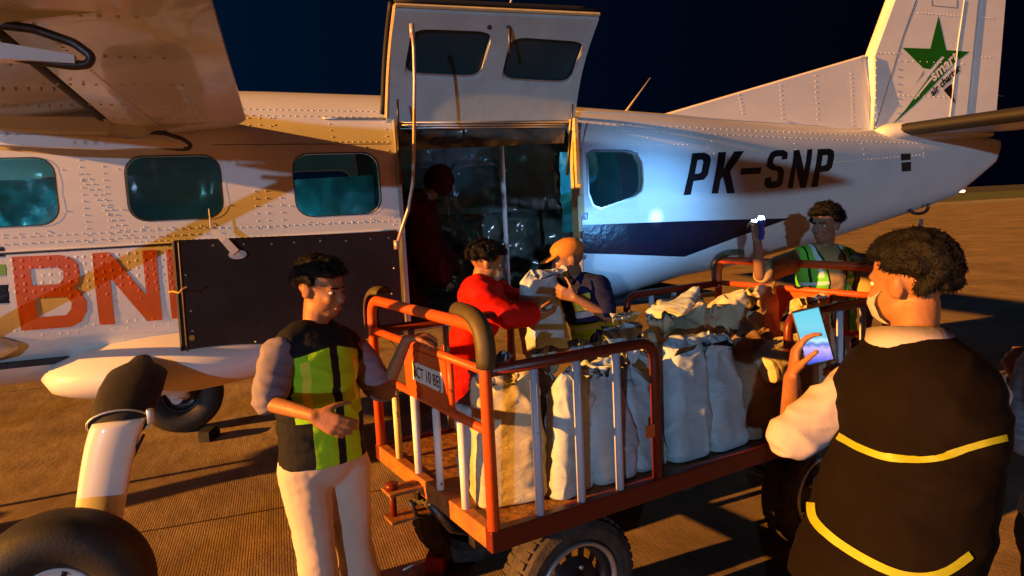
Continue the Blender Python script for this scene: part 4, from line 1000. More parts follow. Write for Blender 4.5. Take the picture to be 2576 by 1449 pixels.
S = [ # a, b, w, d, h, drz, label, mat, top, lean
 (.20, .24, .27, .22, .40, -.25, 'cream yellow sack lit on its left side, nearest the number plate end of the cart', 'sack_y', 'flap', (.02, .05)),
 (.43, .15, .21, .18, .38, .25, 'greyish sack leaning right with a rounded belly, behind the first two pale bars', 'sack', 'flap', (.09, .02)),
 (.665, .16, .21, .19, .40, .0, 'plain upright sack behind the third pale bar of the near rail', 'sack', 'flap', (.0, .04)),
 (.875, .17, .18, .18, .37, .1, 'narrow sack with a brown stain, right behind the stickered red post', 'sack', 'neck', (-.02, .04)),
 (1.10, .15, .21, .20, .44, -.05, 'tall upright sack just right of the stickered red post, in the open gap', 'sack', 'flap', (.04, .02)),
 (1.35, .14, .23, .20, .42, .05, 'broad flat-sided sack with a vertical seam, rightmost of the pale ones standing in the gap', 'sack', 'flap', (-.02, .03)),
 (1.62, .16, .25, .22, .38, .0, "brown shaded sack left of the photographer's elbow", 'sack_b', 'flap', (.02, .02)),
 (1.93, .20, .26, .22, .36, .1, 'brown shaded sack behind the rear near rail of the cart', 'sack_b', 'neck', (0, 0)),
 (.26, .50, .24, .2, .33, .3, 'grey sack standing in the second row behind the cream one', 'sack', 'neck', (0, 0)),
 (.52, .44, .24, .2, .35, -.1, 'sack with a folded orange lit top, second row behind the first pale bars', 'sack_y', 'neck', (.02, 0)),
 (.78, .44, .26, .22, .36, .2, 'sack with a wide gathered mouth, second row under the near rail bend', 'sack', 'neck', (.0, 0)),
 (1.05, .48, .25, .22, .38, -.2, 'sack with a drooping collar, second row behind the tall one in the gap', 'sack', 'neck', (.04, 0)),
 (1.33, .46, .26, .24, .42, .1, 'sack with a twisted knot on top, second row in the middle of the cart', 'sack_y', 'neck', (0, 0)),
 (1.62, .48, .28, .24, .42, .25, 'sack with a pale twisted tail, second row behind the brown shaded one', 'sack_y', 'neck', (.03, 0)),
 (1.92, .55, .28, .24, .42, -.2, 'cream sack crushed against the rear rail, second row', 'sack_y', 'neck', (0, 0)),
 (2.30, .34, .26, .24, .50, .1, 'cream sack under the phone, against the rear end frame', 'sack_y', 'flap', (0, 0)),
 (2.30, .70, .26, .26, .52, .1, 'cream sack in the far rear part of the cart behind the phone', 'sack_y', 'flap', (0, 0)),
 (1.34, .86, .30, .24, .38, .3, 'sack in the back row under the lying pile', 'sack', 'neck', (0, 0)),
 (1.70, .88, .30, .26, .38, .3, 'sack in the back row before the far rear rail', 'sack', 'neck', (0, 0)),
]
for i, (a, b, w_, d_, h_, dr, lab, mt, tp, ln_) in enumerate(S):
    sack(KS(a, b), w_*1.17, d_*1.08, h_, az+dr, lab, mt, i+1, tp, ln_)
# lying on top of the standing ones
def on(px, py, d): return U(px, py, d)
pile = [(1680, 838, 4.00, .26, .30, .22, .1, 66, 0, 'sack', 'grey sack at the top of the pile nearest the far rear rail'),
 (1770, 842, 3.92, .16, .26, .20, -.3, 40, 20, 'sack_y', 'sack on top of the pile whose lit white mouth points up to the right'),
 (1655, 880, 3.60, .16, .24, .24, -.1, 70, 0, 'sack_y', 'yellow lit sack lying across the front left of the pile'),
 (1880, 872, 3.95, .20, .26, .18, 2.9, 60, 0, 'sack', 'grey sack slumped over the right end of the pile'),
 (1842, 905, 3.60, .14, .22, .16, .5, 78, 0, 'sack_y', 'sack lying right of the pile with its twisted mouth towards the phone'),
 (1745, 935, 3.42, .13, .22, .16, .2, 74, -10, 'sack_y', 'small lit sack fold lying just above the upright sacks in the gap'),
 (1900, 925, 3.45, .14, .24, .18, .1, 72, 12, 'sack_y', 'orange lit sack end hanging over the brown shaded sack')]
for k, (px, py, d, w_, d_, h_, dr, ry_, rx_, mt, lab) in enumerate(pile):
    sack(on(px, py, d), w_, d_, h_, az+dr, lab, mt, 31+k, 'flap', (0, 0), ry=R(ry_), rx=R(rx_))
sack(on(1725, 905, 3.58), .08, .20, .12, az+.2, 'black striped bag squeezed into the middle of the pile', 'sack_k', 44, 'flap', (0, 0), ry=R(72), group='bags', name='black_bag')

# ------------------------------------------------------------------ people
def icos(bm, mtx, sub=2): bmesh.ops.create_icosphere(bm, subdivisions=sub, radius=1, matrix=mtx)
def bas(c_, ax, ay, az_): 
    m = Matrix((ax, ay, az_)).transposed().to_4x4(); m.translation = c_; return m
def capsule(bm, a, b, ra, rb, sub=2):
    a, b = Vector(a), Vector(b); d = b-a
    icos(bm, Matrix.Translation(a) @ Matrix.Scale(ra, 4), sub); icos(bm, Matrix.Translation(b) @ Matrix.Scale(rb, 4), sub)
    if d.length > 1e-4:
        x, y, z = frame_of(d); n = 16; g0 = ring(bm, a, x, y, ra, n); g1 = ring(bm, b, x, y, rb, n); bridge(bm, g0, g1); bm.faces.new(g0[::-1]); bm.faces.new(g1)
def remesh(name, fill, vox, m, parent=None, smooth=4, wr=0, wscale=8, seed=0, midx=None, tree=None):
    bm = B(); fill(bm); bmesh.ops.recalc_face_normals(bm, faces=bm.faces)
    me = bpy.data.meshes.new('t'); bm.to_mesh(me); bm.free(); o = bpy.data.objects.new('t', me); col.objects.link(o)
    r_ = o.modifiers.new('r', 'REMESH'); r_.mode = 'VOXEL'; r_.voxel_size = vox; r_.adaptivity = 0
    s_ = o.modifiers.new('s', 'SMOOTH'); s_.factor = .5; s_.iterations = smooth
    me2 = evald(o); bpy.data.objects.remove(o)
    if wr:
        n = len(me2.vertices); co = np.empty(n*3); no = np.empty(n*3); me2.vertices.foreach_get('co', co); me2.vertices.foreach_get('normal', no); co = co.reshape(-1, 3); no = no.reshape(-1, 3)
        so = Vector((seed*5.1, seed*2.3, seed)); d = np.empty(n)
        for i in range(n):
            p = Vector(co[i])*wscale; d[i] = noise.noise(Vector((p.x, p.y, p.z*1.3))+so)*.55 + (1-abs(noise.noise(Vector((p.x*1.3, p.y*1.3, p.z*2.6))+so))*2)*.5
        co += no*(d*wr)[:, None]; me2.vertices.foreach_set('co', co.ravel()); me2.update()
    ms = m if isinstance(m, (list, tuple)) else [m]; me2.materials.clear()
    ob = link(name, me2, ms, parent, True)
    if midx:
        vals = [midx(v.co) for v in me2.vertices]
        for k in range(3):
            at_ = me2.attributes.new('m%d' % (k+1), 'FLOAT', 'POINT'); at_.data.foreach_set('value', [v[k] for v in vals])
    return ob
def hand(bm, wr, d, pn, th_side, curl=.5, sc_=1.0, spread=.16, tcurl=.5):
    """d: wrist to fingers, pn: palm normal, th_side: unit vector to the thumb's side"""
    d = Vector(d).normalized(); pn = Vector(pn); pn = (pn-d*pn.dot(d)).normalized(); t = Vector(th_side); t = (t-d*t.dot(d)-pn*t.dot(pn)).normalized(); s = sc_
    wr = Vector(wr); L_ = [.080, .088, .082, .066]; off = [.030, .010, -.011, -.031]
    for k in range(4):
        kn = wr + d*(.088*s - abs(off[k]-.01)*.25*s) + t*(off[k]*s); capsule(bm, wr+t*(off[k]*.6*s)+d*.008, kn, .0135*s, .0115*s)
        ang = spread*(1.5-k)*.35; dd = (d*math.cos(ang)+t*math.sin(ang)).normalized(); p = kn; r0 = .0098*s if k < 3 else .0085*s
        tot = curl*(1+.12*k)
        for seg, (fr, a_) in enumerate(((.46, .75), (.30, 1.1), (.24, .7))):
            an = tot*a_; dd = (dd*math.cos(an)+pn*math.sin(an)).normalized(); pn_ = (pn - dd*pn.dot(dd))
            pn = pn_.normalized() if pn_.length > .1 else pn
            q = p+dd*(L_[k]*fr*s); capsule(bm, p, q, r0*(1-.07*seg), r0*(.93-.07*seg)); p = q
        pn = Vector(pn); pn = (lambda z: z)(pn)
        # restore the palm normal for the next finger
        pn = hand.pn0 if hasattr(hand, 'pn0') and False else (t.cross(d) if t.cross(d).dot(hand_pn[0]) > 0 else d.cross(t)) if hand_pn else pn
    # thumb leaves the side of the palm near its base
    b0 = wr+d*.022*s+t*.026*s; pn = (t.cross(d) if (not hand_pn or t.cross(d).dot(hand_pn[0]) > 0) else d.cross(t)).normalized()
    dd = (d*.62+t*.70+pn*.25).normalized(); p = b0
    for L2, a_, r0 in ((.042, 0, .0135), (.034, .45, .0105), (.027, .4, .0092)):
        dd = (dd*math.cos(a_*tcurl)+(pn*.6-t*.6+d*.3).normalized()*math.sin(a_*tcurl)).normalized(); q = p+dd*L2*s; capsule(bm, p, q, r0*s, r0*.9*s); p = q
hand_pn = []
def do_hand(bm, wr, d, pn, th, **k):
    hand_pn.clear(); dv = Vector(d).normalized(); p = Vector(pn); p = (p-dv*p.dot(dv)).normalized(); hand_pn.append(p); hand(bm, wr, d, pn, th, **k)
def headfill(bm, c_, Fv, Uv, s=1.0):
    Rv = Fv.cross(Uv).normalized(); Uv = Rv.cross(Fv).normalized(); P = lambda r_, f_, u_: c_+Rv*(r_*s)+Fv*(f_*s)+Uv*(u_*s)
    E_ = lambda p, a, b, d: icos(bm, bas(p, Rv*(a*s), Fv*(b*s), Uv*(d*s)), 3)
    E_(P(0, -.012, .035), .074, .095, .085)          # cranium
    E_(P(0, .022, -.020), .062, .068, .082)          # face
    E_(P(0, .040, -.078), .040, .042, .032)          # chin and jaw
    E_(P(.03, .012, -.060), .030, .05, .034); E_(P(-.03, .012, -.060), .030, .05, .034)
    E_(P(0, .076, .022), .050, .016, .012)           # brow
    E_(P(.034, .070, -.022), .020, .018, .018); E_(P(-.034, .070, -.022), .020, .018, .018)   # cheeks
    capsule(bm, P(0, .086, .012), P(0, .103, -.026), .0085*s, .0125*s); E_(P(0, .094, -.030), .018, .012, .009)       # nose
    E_(P(0, .084, -.053), .022, .012, .006); E_(P(0, .082, -.064), .019, .012, .007)                                   # lips
    for q in (-1, 1): E_(P(q*.074, -.012, -.004), .010, .021, .032); E_(P(q*.080, -.020, .006), .008, .012, .02)      # ears
    return P
def eyes(parent, P, Fv, s=1.0):
    for q in (-1, 1):
        bm = B(); icos(bm, Matrix.Translation(P(q*.030, .0725, .004)) @ Matrix.Diagonal((.0125*s, .0125*s, .0085*s, 1)), 2); e_ = obj('eye', bm, M['eye'], parent, True)
        bm = B(); icos(bm, Matrix.Translation(P(q*.030, .0815, .004)) @ Matrix.Scale(.0058*s, 4), 2); obj('iris', bm, M['pupil'], e_, True)
def person(label, J, head, opts, clothes, cat='person', skin='skin', vox=.0075):
    """J: joints in the world; head: (centre, facing, up, scale); clothes: list of dicts"""
    Fv = Vector(J['F']).normalized(); Rt = (J['shR']-J['shL']); Rt.normalize(); spine = (J['neck']-J['pelvis']).normalized(); Ft = spine.cross(Rt)
    if Ft.dot(Fv) < 0: Ft = -Ft
    Ft = (Ft - spine*Ft.dot(spine)).normalized(); Rn = (Rt-spine*Rt.dot(spine)).normalized(); bs_ = opts.get('build', 1.0)
    sp_pt = lambda t: J['pelvis'].lerp(J['chest'], t/.55) if t < .55 else J['chest'].lerp(J['neck'], (t-.55)/.45)
    def torso(bm, k=0, bot=0.0, flare=0, hem=None):
        if hem is not None:
            prev = None
            for t in (hem, (hem+.45)/2, .45):
                c_ = J['pelvis']+(J['chest']-J['pelvis'])*(t/.55); f_ = 1+flare*(1-t/.45); n = 28
                g = [bm.verts.new(c_+Rn*((.158*bs_+k)*f_*math.cos(2*math.pi*i/n))+Ft*((.113*bs_+k)*f_*math.sin(2*math.pi*i/n))) for i in range(n)]
                if prev: bridge(bm, prev, g)
                else: bm.faces.new(g)
                prev = g
            bm.faces.new(prev)
        for t, rx_, ry_, rz_ in ((bot, .158, .112, .11), (.10, .155, .11, .10), (.25, .142, .102, .10), (.42, .148, .108, .11), (.60, .160, .116, .12), (.76, .158, .108, .11)):
            if t < bot: continue
            f_ = 1+flare*(1-t/.8) if t < .8 else 1
            icos(bm, bas(sp_pt(t), Rn*((rx_*bs_+k)*f_), Ft*((ry_*bs_+k)*f_), spine*(rz_+k)), 3)
        capsule(bm, J['shR']-Rt*.02+Vector((0, 0, -.01)), J['shL']+Rt*.02+Vector((0, 0, -.01)), .053*bs_+k, .053*bs_+k)
        for s_ in ('shR', 'shL'): capsule(bm, J[s_].lerp(J['neck'], .25)+Vector((0, 0, .00)), J['neck'].lerp(J[s_], .30)+Vector((0, 0, .005)), .048+k, .045+k)
    def arm(bm, S_, k=0, part=(0, 2)):
        a, b, c_ = J['sh'+S_], J['el'+S_], J['wr'+S_]
        if part[0] < 1: e_ = a.lerp(b, min(1, part[1])); capsule(bm, a, e_, .047*bs_+k, (.047-(.011*min(1, part[1])))*bs_+k)
        if part[1] > 1: capsule(bm, b, b.lerp(c_, part[1]-1), .036*bs_+k, (.036-.011*(part[1]-1))*bs_+k)
    def leg_(bm, S_, k=0, kb=None):
        kb = k if kb is None else kb
        capsule(bm, J['hip'+S_], J['kn'+S_], .082*bs_+k, .054*bs_+k); capsule(bm, J['kn'+S_], J['an'+S_], .053*bs_+k, .036*bs_+kb)
    hc_, hf, hu, hs = head; hf = Vector(hf).normalized(); hu = Vector(hu).normalized(); store = {}
    def bodyfill(bm):
        torso(bm, -.004)
        for S_ in 'RL':
            arm(bm, S_); leg_(bm, S_)
            f2 = J.get('foot'+S_, Vector((Fv.x, Fv.y, 0)).normalized()*.16); capsule(bm, J['an'+S_]+Vector((0, 0, -.04)), J['an'+S_]+f2+Vector((0, 0, -.055)), .032, .026)
            if 'hand'+S_ in J: d_, pn_, th_, kw = J['hand'+S_]; do_hand(bm, J['wr'+S_], d_, pn_, th_, **kw)
        capsule(bm, J['neck']+Vector((0, 0, -.03)), hc_-hu*.05-hf*.02, .056, .052)
        store['P'] = headfill(bm, hc_, hf, hu, hs)
    body = remesh('person', bodyfill, vox, M[skin], None, 3); tag(body, label, cat, opts.get('group'))
    P = store['P']
    if opts.get('eyes', 1): eyes(body, P, hf, hs)
    Rv = hf.cross(hu).normalized()
    if opts.get('hair', 1):
        rnd = random.Random(opts.get('seed', 3))
        def hf_(bm):
            for k in range(420):
                th = rnd.random()*2*math.pi; ph = math.acos(1-rnd.random()*opts.get('hairlow', 1.25))
                d = Vector((math.sin(ph)*math.cos(th), math.sin(ph)*math.sin(th), math.cos(ph)))
                if d.y > .25 and d.z < .42: continue       # keep the face free
                if abs(d.x) > .75 and d.z < -.05: continue
                p = P(d.x*.074, -.014+d.y*.096, .036+d.z*.086); o_ = (Rv*d.x+hf*d.y+hu*d.z); tt = opts.get('tuft', .022)*.75
                q = p+o_*(tt*(.3+rnd.random()*.7))+hf*(.012 if d.y > 0 else -.004)+Vector((rnd.uniform(-1, 1), rnd.uniform(-1, 1), rnd.uniform(-.6, 1)))*.005
                capsule(bm, p, q, .016*hs, .011*hs, 1)
            icos(bm, bas(P(0, -.026, .050), Rv*.074*hs, hf*.088*hs, hu*.080*hs), 3)
        hr_ = remesh('hair', hf_, .005, M['hair'], body, opts.get('hsm', 8), .0012, 90)
        bm = B(); hv = hr_.data; sl = opts.get('strand', .020); sdir = (hf*.35-hu*.55)
        cen = P(0, -.02, .03)
        for k in range(2600):
            pl3 = hv.polygons[rnd.randrange(len(hv.polygons))]; p = pl3.center; nrm = (Vector(p)-cen).normalized()
            if nrm.dot(pl3.normal) < .2: continue
            dd = (nrm*.75+sdir*.7+Vector((rnd.uniform(-1, 1), rnd.uniform(-1, 1), rnd.uniform(-.7, .8)))*.55).normalized(); L_ = sl*rnd.uniform(.5, 1.2); r_ = .0013
            x, y, z = frame_of(dd); q0 = p-nrm*.003; q1 = q0+dd*L_*.55; q2 = q1+(dd+sdir*.5-nrm*.3).normalized()*L_*.45
            a = [bm.verts.new(q0+x*(r_*math.cos(t_))+y*(r_*math.sin(t_))) for t_ in (0, 2.1, 4.2)]; b = [bm.verts.new(q1+x*(r_*.8*math.cos(t_))+y*(r_*.8*math.sin(t_))) for t_ in (0, 2.1, 4.2)]; c = bm.verts.new(q2)
            for q in range(3): bm.faces.new((a[q], a[(q+1) % 3], b[(q+1) % 3], b[q])); bm.faces.new((b[q], b[(q+1) % 3], c))
        merge(hr_, bm, M['hair'])
        if opts.get('eyes', 1):
            for q in (-1, 1):
                bm = B(); capsule(bm, P(q*.014, .089, .022), P(q*.046, .080, .024), .0042*hs, .003*hs, 1); obj('eyebrow', bm, M['hair'], body, True)
            bm = B(); icos(bm, bas(P(0, .0895, -.0585), Rv*.021*hs, hf*.008*hs, hu*.008*hs), 2); obj('mouth', bm, M['lips'], body, True)
    for i, c in enumerate(clothes):
        def fill(bm, c=c):
            k = c.get('k', .014)
            if 'torso' in c['w']: torso(bm, k, c.get('bot', 0.0), c.get('flare', 0), c.get('hem'))
            if 'arms' in c['w']:
                for S_ in 'RL': arm(bm, S_, k+c.get('ka', .006), c.get('part', (0, 2)))
            if 'legs' in c['w']:
                for S_ in 'RL': leg_(bm, S_, k+.012, k+c.get('kb', .03))
                icos(bm, bas(J['pelvis'], Rn*(.160+k), Ft*(.118+k), spine*(.12+k)), 3)
            if 'extra' in c: c['extra'](bm, P)
        mi = None
        if 'region' in c:
            def mi(p, c=c):
                q = Vector(p)-J['chest']; return c['region'](q.dot(Rn)*1, q.dot(Ft), q.dot(spine), p)
        remesh(c['name'], fill, c.get('vox', .009), [M[x] for x in (c['m'] if isinstance(c['m'], (list, tuple)) else [c['m']])], body, c.get('sm', 4), c.get('wr', .010), c.get('ws', 9), i+opts.get('seed', 3), mi)
    if opts.get('shoes', 1):
        for S_ in 'RL':
            f2 = J.get('foot'+S_, Vector((Fv.x, Fv.y, 0)).normalized()*.16)
            def sf(bm): capsule(bm, J['an'+S_]+Vector((0, 0, -.035))-f2*.25, J['an'+S_]+f2+Vector((0, 0, -.055)), .045, .036); box(bm, J['an'+S_]+f2*.4+Vector((0, 0, -.082)), (.09, .09, .02))
            remesh('shoe', sf, .009, M['shoe'], body, 3)
    return body, P
fwd_h = Vector((cf.x, cf.y, 0)).normalized(); rgt = cr0.copy()
def dirv(r_, f_, u_=0): return (rgt*r_+fwd_h*f_+Vector((0, 0, u_))).normalized()
def strap(bm, pts, wv, th=.004): 
    pass

# --- man in lime and black vest at the front of the cart
rh = K(-.02, .50, 1.345)
J1 = dict(F=dirv(.65, -.6), neck=U(793, 838, 2.76), chest=U(797, 950, 2.76), pelvis=U(815, 1145, 2.78),
    shR=U(703, 892, 2.64), shL=U(885, 880, 2.90), elR=U(672, 1012, 2.54), wrR=U(790, 1045, 2.42),
    elL=U(968, 985, 2.94), wrL=rh+rgt*-.065+fwd_h*(-.06)+Vector((0, 0, .035)),
    hipR=U(762, 1175, 2.72), hipL=U(868, 1168, 2.84), knR=U(795, 1385, 2.72), knL=U(890, 1370, 2.86), anR=U(822, 1640, 2.78), anL=U(940, 1600, 2.95),
    handR=(dirv(.9, -.1, -.42), dirv(.1, .9, -.3), dirv(.25, .2, .9), dict(curl=.42)),
    handL=(dirv(.86, .4, .10), dirv(.2, 0, -1), dirv(.2, -.9, .1), dict(curl=.85, tcurl=1.2)))
def vestmat(name, cols):
    m = mat(name, cols[0], .8, bump=.35, bs=26); n = m.node_tree; b = n.nodes['Principled BSDF']; b.inputs['Specular IOR Level'].default_value = .15; prev = None
    for k in range(1, 4):
        a = n.nodes.new('ShaderNodeAttribute'); a.attribute_name = 'm%d' % k; g = n.nodes.new('ShaderNodeMath'); g.operation = 'GREATER_THAN'; g.inputs[1].default_value = 0; n.links.new(a.outputs['Fac'], g.inputs[0])
        x = n.nodes.new('ShaderNodeMix'); x.data_type = 'RGBA'; n.links.new(g.outputs[0], x.inputs[0]); x.inputs[7].default_value = (*cols[k], 1)
        if prev: n.links.new(prev.outputs[2], x.inputs[6])
        else: x.inputs[6].default_value = (*cols[0], 1)
        prev = x
    n.links.new(prev.outputs[2], b.inputs['Base Color']); return m
M['v1'] = vestmat('black and lime vest', [(.014, .014, .015), (.36, .72, .02), (.80, .78, .06), (.30, .31, .33)])
M['v3'] = vestmat('navy vest', [(.012, .015, .06), (.25, .55, .02), (.40, .43, .46), (.72, .55, .06)])
M['v4'] = vestmat('green vest', [(.16, .60, .05), (.40, .27, .11), (.01, .03, .02), (.62, .70, .72)])
def r1b(r, f, u, p):
    a = abs(r); g = min(a-.018, .152-a, .135-.25*a-u, f+.01, max(.105-a, u+.15)); t = min(.014-abs(a-.112), u+.10, .11-.25*a-u, f); w = min(.012-abs(u-.125+.2*a), f+.02, .15-a)
    return (g, t, -1)
p1, P1 = person('young man in a lime and black safety vest holding the front rail of the cart', J1, (U(808, 728, 2.78), dirv(.86, -.38, -.18), dirv(.12, -.05, 1), 1.02), dict(seed=4, tuft=.020, strand=.015, build=.93), [
    dict(name='shirt', w=('torso', 'arms'), m='pink', k=.010, part=(0, .92), ka=.016, wr=.014),
    dict(name='trousers', w=('legs',), m='beige', k=.012, kb=.045, wr=.006, ws=8),
    dict(name='safety_vest', w=('torso',), m='v1', k=.026, bot=.2, hem=-.02, flare=.05, wr=.012, ws=8, vox=.006, sm=6, region=r1b)])
bm = B(); cpts = [(.085, -.02, .045), (.075, .05, .02), (.03, .10, -.015), (0, .105, -.05)]
def collar(J, m, parent, k=.075, w_=.03, name='collar'):
    up_ = (J['neck']-J['chest']).normalized(); Rt = (J['shR']-J['shL']).normalized(); Ft_ = up_.cross(Rt); Ft_ = Ft_ if Ft_.dot(Vector(J['F'])) > 0 else -Ft_
    bm = B(); prev = None; n = 28
    for i in range(n+1):
        a = R(-150)+R(300)*i/n; b_ = J['neck']-up_*.0
        d = (Rt*math.sin(a)-Ft_*math.cos(a)); c_ = b_+d*k+up_*(.012-.03*max(0, -math.cos(a)))
        g = [bm.verts.new(q) for q in (c_+up_*w_*.6, c_+up_*w_*.75+d*.006, c_+d*.022-up_*w_*.6, c_+d*.012-up_*w_*.7)]
        if prev: bridge(bm, prev, g)
        else: bm.faces.new(g)
        prev = g
    bm.faces.new(prev); return obj(name, bm, m, parent, True)
collar(J1, M['pink'], p1)

# --- photographer seen from behind
ph_c = U(2045, 845, 1.93)
J5 = dict(F=dirv(-.45, .9), neck=U(2292, 880, 1.70), chest=U(2315, 1080, 1.66), pelvis=U(2225, 1430, 1.70),
    shL=U(2165, 972, 1.80), shR=U(2450, 985, 1.62), elL=U(1992, 1100, 1.80), wrL=U(1992, 950, 1.97), elR=U(2380, 1150, 1.88), wrR=U(2190, 985, 2.00),
    hipL=U(2190, 1500, 1.72), hipR=U(2330, 1500, 1.62), knL=U(2170, 1900, 1.8), knR=U(2320, 1900, 1.7), anL=U(2150, 2330, 1.95), anR=U(2310, 2330, 1.85),
    handL=(dirv(.18, .05, 1), dirv(.95, -.25, .0), dirv(-.1, -.95, 0), dict(curl=.5, tcurl=.5)),
    handR=(dirv(-.55, .1, .62), dirv(-.9, .0, .2), dirv(-.3, -.8, .4), dict(curl=.5)))
def r5(r, f, u, p): return 0
p5, P5 = person('photographer seen from behind in a dark vest with yellow piping, filming with a phone', J5, (U(2288, 712, 1.74), dirv(-.45, .88, -.1), dirv(-.02, 0, 1), 1.0), dict(seed=9, tuft=.018, hairlow=1.6, build=.95, eyes=1, hsm=22, strand=.013), [
    dict(name='shirt', w=('torso', 'arms'), m='white_sh', k=.008, part=(0, 1.02), ka=.018, wr=.016, ws=10),
    dict(name='trousers', w=('legs',), m='greyw', k=.012, vox=.012),
    dict(name='vest', w=('torso',), m='vdark', k=.040, bot=.02, flare=.30, wr=.014, ws=6, vox=.01, region=None) if False else dict(name='vest', w=('torso',), m='vdark', k=.034, bot=.2, hem=-.12, flare=.14, wr=.014, ws=6, vox=.01)])
c5 = collar(J5, M['white_sh'], p5, .088, .05)
vest5 = [o for o in p5.children if o.name.startswith('vest')][0]
def bvh_of(o):
    me = o.data; return BVHTree.FromPolygons([v.co.copy() for v in me.vertices], [tuple(p.vertices) for p in me.polygons])
def ribbon(name, pts, half, m, o, off=.004, n=60):
    """a flat tape sewn on the surface of o along photo points"""
    t = bvh_of(o); P = [Vector(p) for p in pts]; cum = [0]
    for a, b in zip(P, P[1:]): cum.append(cum[-1]+(b-a).length)
    bm = B(); prev = None; made = 0
    for i in range(n+1):
        s = cum[-1]*i/n; k = max(j for j in range(len(cum)) if cum[j] <= s+1e-9); k = min(k, len(P)-2); q = P[k].lerp(P[k+1], (s-cum[k])/max(1e-6, cum[k+1]-cum[k])); d = (P[k+1]-P[k]).normalized(); nn = Vector((-d.y, d.x)); g = []
        for w_ in (-1, 0, 1):
            qq = q+nn*half*w_; hit = t.ray_cast(CAM, ray(qq.x, qq.y).normalized())
            if hit[0] is None: g = None; break
            g.append(bm.verts.new(hit[0]+hit[1]*off))
        if g and prev and (g[1].co-prev[1].co).length < .12:
            for a in (0, 1): bm.faces.new((prev[a], prev[a+1], g[a+1], g[a])); made += 1
        prev = g
    return obj(name, bm, m, o.parent if o.type != 'EMPTY' else o, True, recalc=False)
def smooth_pts(pts, n=3):
    for _ in range(n):
        o_ = [pts[0]]
        for a, b in zip(pts, pts[1:]): o_ += [(a[0]*.75+b[0]*.25, a[1]*.75+b[1]*.25), (a[0]*.25+b[0]*.75, a[1]*.25+b[1]*.75)]
        pts = o_+[pts[-1]]
    return pts
ribbon('piping', smooth_pts([(2110, 1098), (2160, 1128), (2230, 1152), (2330, 1160), (2400, 1138), (2480, 1112), (2530, 1100)]), 9, M['pipe'], vest5)
ribbon('piping', smooth_pts([(2052, 1190), (2040, 1270), (2050, 1315), (2120, 1375), (2220, 1430), (2290, 1452), (2370, 1446), (2440, 1395)]), 11, M['pipe'], vest5)
# phone with a lit screen
phn = (CAM-ph_c).normalized(); phu = (Vector((0, 0, 1))-phn*phn.z).normalized(); phu = (phu*math.cos(.28)-phn.cross(phu)*-math.sin(.28)).normalized() if False else phu
pr_ = phu.cross(phn).normalized(); an_ = .26; phu2 = phu*math.cos(an_)-pr_*math.sin(an_)*1.0; phr2 = pr_*math.cos(an_)+phu*math.sin(an_)
m3 = Matrix((phr2, phu2, phn)).transposed()
bm = B(); box(bm, ph_c, (.076, .158, .009), m3, .003); phone = tag(obj('phone', bm, M['phone']), 'bright phone held up by the photographer, its screen glowing blue and violet', 'phone')
def screen_mat():
    m = bpy.data.materials.new('phone screen'); m.use_nodes = True; n = m.node_tree; b = n.nodes['Principled BSDF']; t = n.nodes.new('ShaderNodeTexCoord'); s = n.nodes.new('ShaderNodeSeparateXYZ'); n.links.new(t.outputs['Generated'], s.inputs[0])
    no = n.nodes.new('ShaderNodeTexNoise'); no.inputs['Scale'].default_value = 6; n.links.new(t.outputs['Generated'], no.inputs[0]); a = n.nodes.new('ShaderNodeMath'); a.operation = 'MULTIPLY_ADD'; a.inputs[1].default_value = .10; n.links.new(no.outputs[0], a.inputs[0]); n.links.new(s.outputs['Z'], a.inputs[2])
    r = n.nodes.new('ShaderNodeValToRGB'); cr_ = r.color_ramp; cr_.elements[0].color = (.01, .06, .75, 1); cr_.elements[0].position = .05; cr_.elements[1].color = (.12, .62, .80, 1); cr_.elements[1].position = .98
    for p_, c_ in ((.26, (.45, .36, .9, 1)), (.33, (.6, .5, .95, 1)), (.40, (.08, .2, .7, 1)), (.47, (.55, .85, .95, 1)), (.54, (.15, .55, .75, 1)), (.72, (.18, .65, .8, 1))): e_ = cr_.elements.new(p_); e_.color = c_
    n.links.new(a.outputs[0], r.inputs[0]); n.links.new(r.outputs[0], b.inputs['Emission Color']); b.inputs['Emission Strength'].default_value = 1.1; b.inputs['Base Color'].default_value = (.01, .01, .01, 1); b.inputs['Roughness'].default_value = .1; return m
bm = B(); v = [bm.verts.new(ph_c+phr2*(a*.034)+phu2*(b*.073)+phn*.0052) for a, b in ((-1, -1), (1, -1), (1, 1), (-1, 1))]; bm.faces.new(v); obj('screen', bm, screen_mat(), phone)

# --- man with the torch at the rear end of the cart
tq = U(1915, 552, 3.97)
J4 = dict(F=dirv(-.45, -.85), neck=U(2070, 632, 4.38), chest=U(2075, 705, 4.38), pelvis=U(2085, 865, 4.42),
    shR=U(1998, 656, 4.34), shL=U(2150, 660, 4.42), elR=U(1912, 692, 4.12), wrR=U(1905, 606, 4.0), elL=U(2192, 752, 4.3), wrL=U(2178, 830, 4.15),
    hipR=U(2050, 875, 4.4), hipL=U(2115, 875, 4.4), knR=U(2045, 1040, 4.35), knL=U(2120, 1040, 4.35), anR=U(2040, 1185, 4.45), anL=U(2125, 1185, 4.45),
    handR=(dirv(.02, .1, 1), dirv(-.35, .9, 0), dirv(.85, .3, 0), dict(curl=.75, tcurl=1.0)),
    handL=(dirv(-.2, -.1, -1), dirv(-.7, .5, 0), dirv(-.3, -.9, 0), dict(curl=.4)))
def r4(r, f, u, p):
    a = abs(r); op = min(.050+max(0, u)*.12-a, f); ed = max(min(.006-abs(a-.056-max(0, u)*.12), f), min(.006-abs(a-.150), f)); st = max(min(.013-abs(a-.098), f, max(u-.03, -u-.04), u+.22), min(.010-abs(u+.005), f, a-.06))
    return (op, ed, st)
